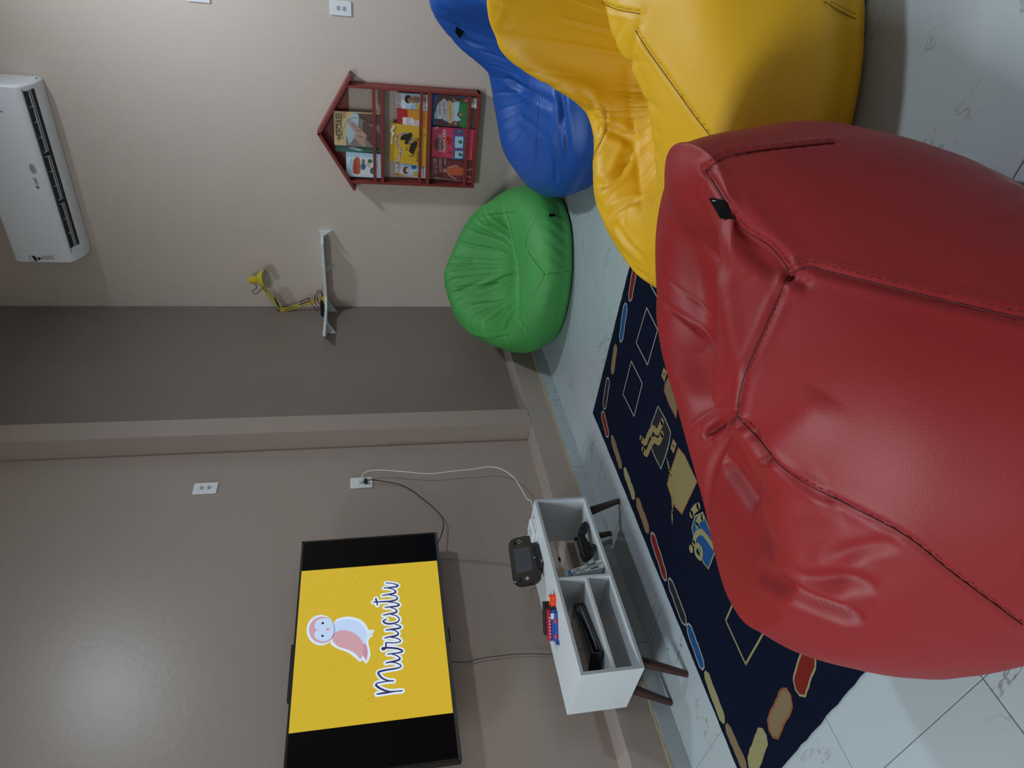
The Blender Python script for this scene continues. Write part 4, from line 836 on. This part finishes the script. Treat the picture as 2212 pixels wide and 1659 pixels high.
mb.add(vs, fs); mb.build('housing', mat('ac_white', '#eaeef3', rough=0.28), ac, smooth=True, bevel=0.004, segs=3, angle=25)
# outlet slot on the sloping underside
U0, U1 = Vector((0, -0.186, 0.050)), Vector((0, -0.112, 0.0137)); un = Vector((0, -(U0.z - U1.z), -(U1.y - U0.y))).normalized(); 
LX0, LX1 = 0.425, 1.402
def slot(x, u, h): q_ = U0 * (1 - u) + U1 * u + un * h; return ACp(x, q_.y, q_.z)
def sl(mb, x0, x1, u0, u1, h0_, h1_):
    vs = [slot(x, u, h) for h in (h0_, h1_) for x, u in ((x0, u0), (x1, u0), (x1, u1), (x0, u1))]
    mb.add(vs, [(0, 3, 2, 1), (4, 5, 6, 7), (0, 1, 5, 4), (1, 2, 6, 5), (2, 3, 7, 6), (3, 0, 4, 7)])
mb = MB(); sl(mb, LX0, LX1, 0.03, 0.97, -0.004, 0.0012); mb.build('air_slot', mat('slot_dark', '#26262c', rough=0.5), ac)
for a_, b_ in ((LX0, LX0 + 0.30), (LX0 + 0.325, LX0 + 0.60), (LX0 + 0.625, LX1)):
    mb = MB(); sl(mb, a_, b_, 0.43, 0.50, 0.0012, 0.006)
    k_ = 3 if b_ - a_ < 0.32 else 4
    for j in range(k_ + 1):
        x_ = a_ + (b_ - a_ - 0.003) * j / k_; sl(mb, x_, x_ + 0.003, 0.2, 0.62, 0.0012, 0.005)
    sl(mb, a_, b_, 0.60, 0.66, 0.0012, 0.005); mb.build('vane', mat('vane_grey', '#b9bcc4', rough=0.4), ac)
mb = MB(); sl(mb, LX0 - 0.03, LX1 + 0.012, -0.02, 0.025, 0.0, 0.004); mb.build('panel_edge', mat('ac_edge', '#8d929c', rough=0.4), ac)
MB().add([ACp(AX1 + 0.001, y_, z_) for y_, z_ in ((-0.055, 0.012), (-0.03, 0.012), (-0.03, 0.022), (-0.055, 0.022))], [(0, 1, 2, 3)]).build('end_notch', mat('ac_edge', '#8d929c'), ac)
za = lambda x, y: (x / 3.53, 130 + y / 3.53)
AY = -AD - 0.0006
Aa = lambda x, y: at(*za(x, y), 1, AY)
pr_ = MB(); px_ = 0.0031 / 3.53 * 1.0
text(pr_, 'GREE', Aa(297, 950), Aa(272, 897), Vector((0, 0, 1)), 0.017, NYm, 0.0008, 1)
disc(pr_, Aa(287, 968), NYm, 0.009, 0.0008, 1); disc(pr_, Aa(286, 967), NYm, 0.004, 0.0010, 2)
c_ = Aa(249, 828); disc(pr_, c_, NYm, 0.017, 0.0008, 0, 24, 0.030, (0, 0, 1)); disc(pr_, c_, NYm, 0.015, 0.0009, 3, 24, 0.028, (0, 0, 1))
text(pr_, 'ECO', Aa(256, 850), Aa(246, 806), Vector((0, 0, 1)), 0.01, NYm, 0.0012, 1)
disc(pr_, Aa(10, 392), NYm, 0.006, 0.0006, 0)
c_ = Aa(255, 1513); disc(pr_, c_, NYm, 0.024, 0.0006, 1, 24); disc(pr_, c_ , NYm, 0.022, 0.0008, 2, 24)
fill(pr_, [c_ + Vector((0.02 * math.cos(a_), 0, 0.02 * math.sin(a_))) for a_ in [math.pi + 0.3 + j * math.pi / 10 for j in range(11)]], NYm, 0.0010, 1)
fill(pr_, [Aa(290, 1498), Aa(318, 1512), Aa(292, 1528)], NYm, 0.0010, 1)
fill(pr_, [Aa(312, 1492), Aa(415, 1487), Aa(402, 1503), Aa(425, 1520), Aa(315, 1520)], NYm, 0.0007, 4)
pr_.build('front_print', [mat('ac_grey_print', '#8f959e', rough=0.4), mat('ac_black_print', '#15171b', rough=0.4), mat('ac_white_print', '#e2e6ea', rough=0.4), mat('ac_badge', '#a9b1bb', rough=0.3), mat('ac_ribbon', '#c4bab2', rough=0.6)], ac)

# ------------------------------------------------------------------ bean bags
def vnoise(P, scale, seed=0):
    """smooth value noise on an (n,3) array, range about -1..1"""
    Q = P * scale + np.array([17.3, 5.1, 9.7]) * (seed + 1); I = np.floor(Q).astype(np.int64); F = Q - I; F = F * F * F * (F * (F * 6 - 15) + 10)
    def h(a, b, c):
        n = (a * 374761393 + b * 668265263 + c * 2147483647 + seed * 974711) & 0x7fffffff
        n = ((n ^ (n >> 13)) * 1274126177) & 0x7fffffff
        return ((n ^ (n >> 16)) & 0xffff) / 32767.5 - 1.0
    r = 0
    for dx in (0, 1):
        for dy in (0, 1):
            for dz in (0, 1):
                wt = (F[:, 0] if dx else 1 - F[:, 0]) * (F[:, 1] if dy else 1 - F[:, 1]) * (F[:, 2] if dz else 1 - F[:, 2])
                r = r + wt * h(I[:, 0] + dx, I[:, 1] + dy, I[:, 2] + dz)
    return r
F2 = Vector((-math.sin(YAW), math.cos(YAW), 0)); R2 = Vector((math.cos(YAW), math.sin(YAW), 0))
def place(right, fwd, z=0.0): q_ = CAM + R2 * right + F2 * fwd; return np.array([q_.x, q_.y, z])
def periodic(keys, n):
    """periodic Catmull-Rom over angle-keyed rows"""
    a = np.array([k[0] for k in keys], float); V = np.array([k[1:] for k in keys], float); m = len(keys)
    th_ = np.arange(n) * 360.0 / n; out = np.zeros((n, V.shape[1]))
    for i, t_ in enumerate(th_):
        j = np.searchsorted(a, t_, side='right') - 1; a0 = a[j]; a1 = a[(j + 1) % m] + (360 if j + 1 >= m else 0); u = (t_ - a0) / (a1 - a0)
        p0, p1_, p2_, p3 = V[(j - 1) % m], V[j], V[(j + 1) % m], V[(j + 2) % m]
        out[i] = 0.5 * (2 * p1_ + (p2_ - p0) * u + (2 * p0 - 5 * p1_ + 4 * p2_ - p3) * u * u + (3 * p1_ - p0 - 3 * p2_ + p3) * u ** 3)
    return out
def bag_grid(center, keys, hollow, N, M, bulge=0.6, dip=0.8):
    K_ = periodic(keys, N); al = np.arange(N) * 2 * np.pi / N
    dr = np.array([[-F2.x, -F2.y, 0]]) * np.cos(al)[:, None] + np.array([[R2.x, R2.y, 0]]) * np.sin(al)[:, None]
    rf, rm, zm, rr, zr = K_.T; c0 = np.array([center[0], center[1], 0.0]); ez = np.array([0, 0, 1.0])
    def P(r, z): return c0 + dr * r[:, None] + ez * z[:, None]
    hp = np.array(hollow); o = np.ones(N)
    rim = P(rr, zr); mid = rim * 0.5 + hp * 0.5; mid[:, 2] = zr + (hp[2] - zr) * dip
    L = [P(0 * o, 0 * o), P(rf * 0.6, 0 * o), P(rf, 0.006 * o), P(rf * 0.35 + rm * 0.65, zm * 0.42), P(rm, zm), P(rr + (rm - rr) * bulge, zm + (zr - zm) * (0.42 + 0.28 * bulge)), P(rr + (rm - rr) * bulge * 0.36, zm + (zr - zm) * 0.93), rim, rim * 0.8 + hp * 0.2 + ez * ((rim[:, 2] - (rim[:, 2] * 0.8 + hp[2] * 0.2)) * 0.55 - 0.0)[:, None], mid, np.tile(hp, (N, 1))]
    K2 = len(L); T_ = np.linspace(0, K2 - 1, M); rows = []
    # denser sampling where the bag shows
    for t_ in T_:
        j = min(int(t_), K2 - 2); u = t_ - j; a_, b_, c_, d_ = L[max(j - 1, 0)], L[j], L[j + 1], L[min(j + 2, K2 - 1)]
        rows.append(0.5 * (2 * b_ + (c_ - a_) * u + (2 * a_ - 5 * b_ + 4 * c_ - d_) * u * u + (3 * b_ - a_ - 3 * c_ + d_) * u ** 3))
    G_ = np.array(rows); G_[..., 2] = np.maximum(G_[..., 2], 0.002); return G_
def normals(G_):
    du = np.roll(G_, -1, 1) - np.roll(G_, 1, 1); dv = np.gradient(G_, axis=0); n_ = np.cross(du, dv); l = np.linalg.norm(n_, axis=2, keepdims=True)
    return n_ / np.maximum(l, 1e-9)
def bvh_of(G_):
    M, N, _ = G_.shape; idx = np.arange(M * N).reshape(M, N)
    a_, b_ = idx[:-1], idx[1:]; f = np.stack([a_, np.roll(a_, -1, 1), np.roll(b_, -1, 1), b_], -1).reshape(-1, 4)
    return BVHTree.FromPolygons([tuple(v) for v in G_.reshape(-1, 3)], f.tolist())
def on_bag(bvh, pix, sm=6):
    out = []
    for q_ in (crom(pix, sm) if sm else pix):
        h = bvh.ray_cast(CAM, ray(float(q_[0]), float(q_[1])))
        if h[0] is not None: out.append((h[0], h[1]))
    return out
def seg_dist(V, P):
    """distance of every vertex to a polyline, and arc fraction of the nearest point"""
    P = np.array(P); best = np.full(len(V), 1e9); fr_ = np.zeros(len(V)); lo, hi = P.min(0) - 0.15, P.max(0) + 0.15
    sel = np.where(np.all((V > lo) & (V < hi), axis=1))[0]; W_ = V[sel]; bb_ = np.full(len(sel), 1e9); ff = np.zeros(len(sel)); n_ = len(P) - 1
    for i in range(n_):
        d_ = P[i + 1] - P[i]; t_ = np.clip(((W_ - P[i]) @ d_) / max(d_ @ d_, 1e-12), 0, 1); e = np.linalg.norm(W_ - P[i] - t_[:, None] * d_, axis=1)
        m_ = e < bb_; bb_[m_] = e[m_]; ff[m_] = (i + t_[m_]) / n_
    best[sel] = bb_; fr_[sel] = ff; return best, fr_
def make_bag(name, label, matl, center, keys, hollow, N, M, folds, seams, seed, lump=0.010, wr=0.006, nw=15, bulge=0.6, dip=0.8, tag_px=None, tag_print=None, stitch=True, wfreq=1.0):
    G_ = bag_grid(center, keys, hollow, N, M, bulge, dip)
    V = G_.reshape(-1, 3); Nn = normals(G_).reshape(-1, 3)
    c0 = np.array([center[0], center[1], 0.25])
    if ((V - c0) * Nn).sum() < 0: Nn = -Nn
    bvh = bvh_of(G_)
    tt = np.repeat(np.linspace(0, 1, M), N); al = np.tile(np.arange(N) * 2 * np.pi / N, M)
    disp = lump * vnoise(V, 3.1, seed) + lump * 0.5 * vnoise(V, 6.5, seed + 3)
    # wrinkles that gather towards the seat hollow
    inner = np.clip((tt - 0.62) / 0.16, 0, 1) * np.clip((1.0 - tt) / 0.08, 0, 1)
    ph = vnoise(np.stack([np.cos(al) * 1.5, np.sin(al) * 1.5, tt * 3], 1), 1.0, seed + 7) * 2.4
    cw_ = np.abs(np.sin(al * nw / 2 + ph + tt * 4)); disp += wr * inner * (0.55 - np.exp(-(cw_ / 0.28) ** 2) * 1.2) * (0.6 + 0.8 * vnoise(V, 4, seed + 11))
    cw2 = np.abs(np.sin(al * nw * 0.9 + ph * 2.0 + 1.7)); disp -= wr * 0.6 * inner * np.exp(-(cw2 / 0.22) ** 2) * np.clip(vnoise(V, 5, seed + 12) + 0.3, 0, 1)
    # soft vertical puckers near the floor
    low = np.exp(-((tt - 0.33) / 0.09) ** 2); disp += 0.0035 * low * np.sin(al * 41 + ph * 3) * np.clip(vnoise(V, 3, seed + 13) + 0.35, 0, 1)
    disp *= np.clip((tt - 0.19) / 0.05, 0, 1)
    polys = []
    for pix, amp, wd, kind in folds:
        h = on_bag(bvh, pix)
        if len(h) < 3: continue
        d_, f_ = seg_dist(V, [tuple(q_[0]) for q_ in h]); tp = np.clip(np.minimum(f_, 1 - f_) / 0.22, 0, 1) ** 0.7
        if kind == 'f': disp += amp * tp * np.exp(-(d_ / wd) ** 2)
        elif kind == 'c': disp += amp * tp * (np.exp(-(d_ / wd) ** 2) - 0.45 * np.exp(-((d_ - 2.1 * wd) / (1.1 * wd)) ** 2))
        else: disp += amp * tp * np.exp(-np.abs(d_) / wd)
    sm_h = []
    for pix in seams:
        h = on_bag(bvh, pix, 10)
        if len(h) < 3: continue
        d_, f_ = seg_dist(V, [tuple(q_[0]) for q_ in h]); disp += -0.004 * np.exp(-(d_ / 0.0055) ** 2) + 0.0022 * np.exp(-((d_ - 0.013) / 0.008) ** 2); sm_h.append(pix)
    V2 = V + Nn * disp[:, None]; on_rug = (V2[:, 0] > XA - 0.03) & (V2[:, 0] < XB + 0.03) & (V2[:, 1] > YA - 0.03) & (V2[:, 1] < YB + 0.03)
    V2[:, 2] = np.maximum(V2[:, 2], np.where(on_rug, 0.0112, 0.001))
    G2 = V2.reshape(M, N, 3)
    t_ = thing(name, (center[0], center[1], 0), label, 'bean bag')
    verts = [tuple(G2[0].mean(0))] + [tuple(v) for v in G2[1:-1].reshape(-1, 3)] + [tuple(G2[-1].mean(0))]
    idx = 1 + np.arange((M - 2) * N).reshape(M - 2, N); a_, b_ = idx[:-1], idx[1:]
    f = np.stack([a_, np.roll(a_, -1, 1), np.roll(b_, -1, 1), b_], -1).reshape(-1, 4).tolist(); last = len(verts) - 1
    f += [(0, int(idx[0][(k + 1) % N]), int(idx[0][k])) for k in range(N)] + [(last, int(idx[-1][k]), int(idx[-1][(k + 1) % N])) for k in range(N)]
    me = bpy.data.meshes.new('cover'); me.from_pydata(verts, [], f); me.materials.append(matl); me.polygons.foreach_set('use_smooth', [True] * len(f)); me.update()
    bm = bmesh.new(); bm.from_mesh(me); bmesh.ops.recalc_face_normals(bm, faces=bm.faces); bm.to_mesh(me); bm.free()
    o = bpy.data.objects.new('cover', me); COL.objects.link(o); put(o, t_)
    bv2 = bvh_of(G2)
    for pix in sm_h:
        h = on_bag(bv2, pix, 14); runs = [[]]
        for q_ in h:
            if runs[-1] and (q_[0] - runs[-1][-1][0]).length > 0.035: runs.append([])
            runs[-1].append(q_)
        mb = MB(); mk = MB()
        for rn in runs:
            if len(rn) < 3: continue
            nn = [q_[1] if q_[1].dot(CAM - q_[0]) > 0 else -q_[1] for q_ in rn]
            mb.tube([q_[0] + n_ * 0.0002 for q_, n_ in zip(rn, nn)], 0.0013, 5)
            if stitch:
                acc = 0
                for i in range(len(rn) - 1):
                    d_ = rn[i + 1][0] - rn[i][0]; Ls = d_.length
                    if Ls < 1e-5: continue
                    s_ = nn[i].cross(d_).normalized(); u = (0.011 - acc % 0.011) if acc else 0
                    while u < Ls:
                        c_ = rn[i][0] + d_ * (u / Ls) + s_ * 0.009; hh = bv2.find_nearest(c_)
                        if hh[0] is not None:
                            c_ = hh[0] + nn[i] * 0.0002; mk.obox(c_, d_.normalized() * 0.003, s_ * 0.0007, nn[i] * 0.0006)
                        u += 0.011
                    acc += Ls
        if mb.f: so = mb.build('seam', MATS['seam_' + name], t_, smooth='all')
        if mk.f: tag(mk.build('stitching', MATS['seam_' + name], t_), kind='stuff')
    if tag_px:
        h = on_bag(bv2, tag_px, 0)
        if len(h) == 4:
            n_ = sum((q_[1] if q_[1].dot(CAM - q_[0]) > 0 else -q_[1] for q_ in h), Vector()).normalized(); P = [q_[0] + n_ * 0.006 for q_ in h]
            mb = MB(); mb.prism(P, -n_ * 0.0015); lab = mb.build('fabric_tag', MATS['tag_black'], t_)
            a_, b_, c_, d_ = P; Lq = lambda u, v: (a_ * (1 - u) + b_ * u) * (1 - v) + (d_ * (1 - u) + c_ * u) * v
            if tag_print:
                mb = MB()
                for l, wd in tag_print: ribbon(mb, [Lq(*q_) for q_ in crom(l, 4)], wd, n_, 0.0006)
                mb.build('tag_print', MATS['tag_white'], lab)
    return t_, bv2
mat('tag_black', '#08090c', rough=0.85, spec=0.1); mat('tag_white', '#c5ced6', rough=0.6)
def leather(name, col, rough, bump=0.12, bscale=260, sp_=0.5):
    mat('seam_' + name, tuple(x * 0.6 for x in [int(col[i:i + 2], 16) / 255 for i in (1, 3, 5)]), rough=0.7)
    return mat('cover_' + name, col, rough=rough, spec=sp_, bump=bump, bscale=bscale, detail=4)
M_redbag = leather('red_bean_bag', '#8a1a1e', 0.54, 0.05, 260, 0.42)
M_yelbag = leather('yellow_bean_bag', '#d9a712', 0.5, 0.08, 320)
M_blubag = leather('blue_bean_bag', '#134b9c', 0.45, 0.08, 320)
M_grebag = leather('green_bean_bag', '#43964a', 0.58, 0.08, 320)

# green, in the corner by the plinth
g_c = place(0.77, 4.3)
make_bag('green_bean_bag', 'green bean bag with a sunken seat in the corner below the corner shelf', M_grebag, g_c,
    [(0, .50, .57, .17, .24, .315), (45, .49, .555, .18, .36, .345), (90, .44, .515, .22, .43, .42), (135, .42, .50, .27, .40, .58), (180, .38, .44, .30, .30, .69), (225, .42, .50, .28, .40, .62), (270, .46, .56, .22, .44, .44), (315, .48, .56, .18, .36, .34)],
    place(0.77, 4.22, 0.24), 260, 200,
    [([(1088, 430), (1092, 470), (1105, 520), (1117, 580), (1119, 640), (1120, 700)], -0.02, 0.014, 'e'),
     ([(1042, 466), (1060, 490), (1085, 505)], -0.012, 0.012, 'c'), ([(1118, 590), (1090, 600), (1060, 615), (1035, 625)], -0.014, 0.013, 'c'),
     ([(1112, 620), (1080, 645), (1040, 650), (990, 655)], -0.010, 0.013, 'c'), ([(1115, 650), (1080, 690), (1045, 705)], -0.012, 0.013, 'c'), ([(1116, 665), (1098, 700), (1092, 720), (1100, 745)], -0.012, 0.011, 'c'),
     ([(1122, 690), (1135, 715)], -0.01, 0.01, 'c'), ([(985, 575), (1010, 570), (1030, 560)], -0.008, 0.011, 'c'), ([(980, 640), (1010, 620), (1050, 605)], -0.008, 0.012, 'c')],
    [[(1042, 468), (1075, 462), (1110, 458)], [(1157, 470), (1136, 530), (1175, 590), (1180, 592), (1242, 584)], [(1178, 592), (1160, 625), (1150, 640)], [(980, 620), (1030, 616), (1075, 610)], [(1072, 730), (1100, 722)]],
    11, lump=0.008, wr=0.009, nw=26, bulge=0.75, tag_px=[(1185, 463), (1186, 470), (1199, 468), (1198, 463)], stitch=False)
# blue, by the back wall
b_c = place(1.66, 3.52)
make_bag('blue_bean_bag', 'blue bean bag with a raised back against the wall under the sockets', M_blubag, b_c,
    [(0, .5, .58, .2, .34, .44), (45, .5, .6, .25, .46, .62), (85, .5, .6, .35, .44, .85), (115, .46, .56, .33, .36, .75), (145, .42, .52, .28, .30, .51), (180, .4, .5, .24, .36, .435), (225, .47, .57, .20, .44, .385), (270, .54, .62, .17, .46, .34), (292, .60, .69, .17, .47, .345), (315, .62, .72, .17, .46, .37)],
    place(1.56, 3.46, 0.30), 220, 180,
    [([(1090, 165), (1130, 190), (1165, 210), (1205, 230)], -0.016, 0.018, 'c'), ([(1215, 150), (1218, 240), (1228, 360)], -0.012, 0.016, 'c'), ([(1200, 180), (1215, 240), (1205, 300), (1215, 360)], -0.012, 0.014, 'c'), ([(1125, 250), (1150, 270), (1180, 300)], -0.008, 0.014, 'c'), ([(985, 40), (1010, 90), (1050, 100)], -0.008, 0.012, 'c'), ([(1180, 280), (1195, 340), (1200, 400)], -0.008, 0.012, 'c')],
    [[(1165, 215), (1160, 290), (1155, 350)]], 23, lump=0.010, wr=0.008, nw=22, bulge=0.7, tag_px=[(986, 56), (984, 68), (994, 82), (1002, 68)], stitch=False)
# yellow, in the middle
y_c = place(0.93, 1.98)
make_bag('yellow_bean_bag', 'large yellow bean bag with a high back behind the red one', M_yelbag, y_c,
    [(0, .58, .65, .19, .31, .515), (45, .56, .65, .25, .38, .60), (90, .5, .6, .36, .36, .80), (135, .43, .52, .34, .34, .74), (172, .38, .43, .22, .26, .43), (225, .48, .55, .18, .40, .39), (270, .60, .68, .16, .48, .33), (315, .62, .70, .18, .42, .41)],
    place(0.92, 2.0, 0.24), 300, 230,
    [([(1400, 10), (1370, 80), (1360, 150), (1362, 230), (1372, 320), (1382, 420), (1388, 480)], -0.012, 0.012, 'e'),
     ([(1285, 400), (1310, 395), (1340, 370), (1365, 310)], -0.016, 0.016, 'c'), ([(1300, 275), (1340, 290), (1372, 310)], -0.012, 0.014, 'c'), ([(1255, 190), (1275, 250), (1300, 290)], -0.010, 0.018, 'c'),
     ([(1330, 480), (1350, 520), (1390, 560)], -0.009, 0.012, 'c'), ([(1310, 470), (1350, 440), (1385, 430)], -0.010, 0.013, 'c'), ([(1345, 540), (1370, 580), (1400, 600)], -0.007, 0.01, 'c'), ([(1090, 60), (1100, 30), (1108, 5)], -0.008, 0.01, 'c'), ([(1110, 105), (1200, 165), (1300, 200)], 0.008, 0.03, 'f')],
    [[(1300, 5), (1330, 20), (1382, 30)], [(1372, 65), (1400, 110), (1450, 180), (1500, 250), (1540, 300)], [(1782, 3), (1810, 22), (1850, 42)], [(1305, 230), (1308, 280), (1285, 330), (1275, 380)]],
    37, lump=0.008, wr=0.007, nw=20, bulge=0.76, dip=0.98, stitch=True)
# red, nearest
r_c = place(-0.05, 1.25)
make_bag('red_bean_bag', 'big red leatherette bean bag in the foreground, folded along its top', M_redbag, r_c,
    [(0, .54, .63, .22, .20, .60), (40, .44, .53, .26, .28, .605), (66, .45, .545, .33, .45, .595), (82, .46, .56, .35, .50, .615), (100, .42, .50, .32, .47, .57), (135, .36, .42, .25, .36, .515), (180, .31, .37, .22, .23, .478), (225, .37, .42, .18, .34, .412), (262, .46, .54, .18, .45, .43), (285, .47, .56, .18, .42, .45), (315, .48, .57, .20, .30, .51)],
    place(-0.03, 1.27, 0.40), 420, 320,
    [([(1600, 925), (1625, 950), (1645, 985), (1655, 1005)], -0.028, 0.018, 'f'), ([(1565, 990), (1605, 1040), (1640, 1095)], -0.026, 0.022, 'f'),
     ([(1700, 590), (1660, 555), (1600, 495), (1560, 440)], -0.010, 0.016, 'c'), ([(1640, 1225), (1720, 1275), (1800, 1308), (1870, 1335)], -0.016, 0.017, 'c'), ([(1690, 1235), (1770, 1252), (1830, 1246), (1900, 1270)], -0.010, 0.015, 'c'),
     ([(1780, 1215), (1835, 1190), (1870, 1180), (1940, 1170)], -0.005, 0.011, 'c'), ([(1690, 590), (1715, 600), (1750, 612)], -0.008, 0.010, 'c'), ([(1640, 1010), (1680, 960), (1740, 900), (1775, 850)], 0.008, 0.032, 'f'),
     ([(1650, 1120), (1720, 1090), (1800, 1080)], 0.010, 0.04, 'f'), ([(1590, 890), (1560, 915), (1530, 940)], -0.010, 0.010, 'c'), ([(1545, 560), (1575, 700), (1600, 830)], 0.007, 0.02, 'f'), ([(1480, 500), (1510, 600), (1530, 760)], -0.012, 0.03, 'f')],
    [[(1705, 592), (1690, 620), (1655, 700), (1620, 780), (1600, 840), (1592, 900)], [(1705, 592), (1745, 578), (1800, 590), (1900, 615), (2000, 640), (2212, 690)], [(1592, 900), (1640, 950), (1690, 1010), (1760, 1055), (1850, 1100), (1960, 1160), (2060, 1240), (2208, 1350)],
     [(1592, 902), (1560, 922), (1530, 940)], [(1523, 368), (1570, 338), (1640, 325), (1720, 316), (1800, 308)], [(1525, 368), (1560, 425), (1600, 490), (1660, 530), (1695, 570), (1705, 592)]],
    53, lump=0.006, wr=0.008, nw=7, bulge=0.66, dip=0.75, tag_px=[(1536, 428), (1562, 473), (1592, 474), (1568, 432)],
    tag_print=[(((0.34, 0.42), (0.5, 0.45), (0.66, 0.52), (0.84, 0.55)), 0.0016), (((0.30, 0.55), (0.45, 0.6), (0.6, 0.62), (0.76, 0.66), (0.84, 0.72)), 0.0016), (((0.5, 0.45), (0.6, 0.62)), 0.0016), (((0.12, 0.2), (0.12, 0.5), (0.12, 0.8)), 0.001)])
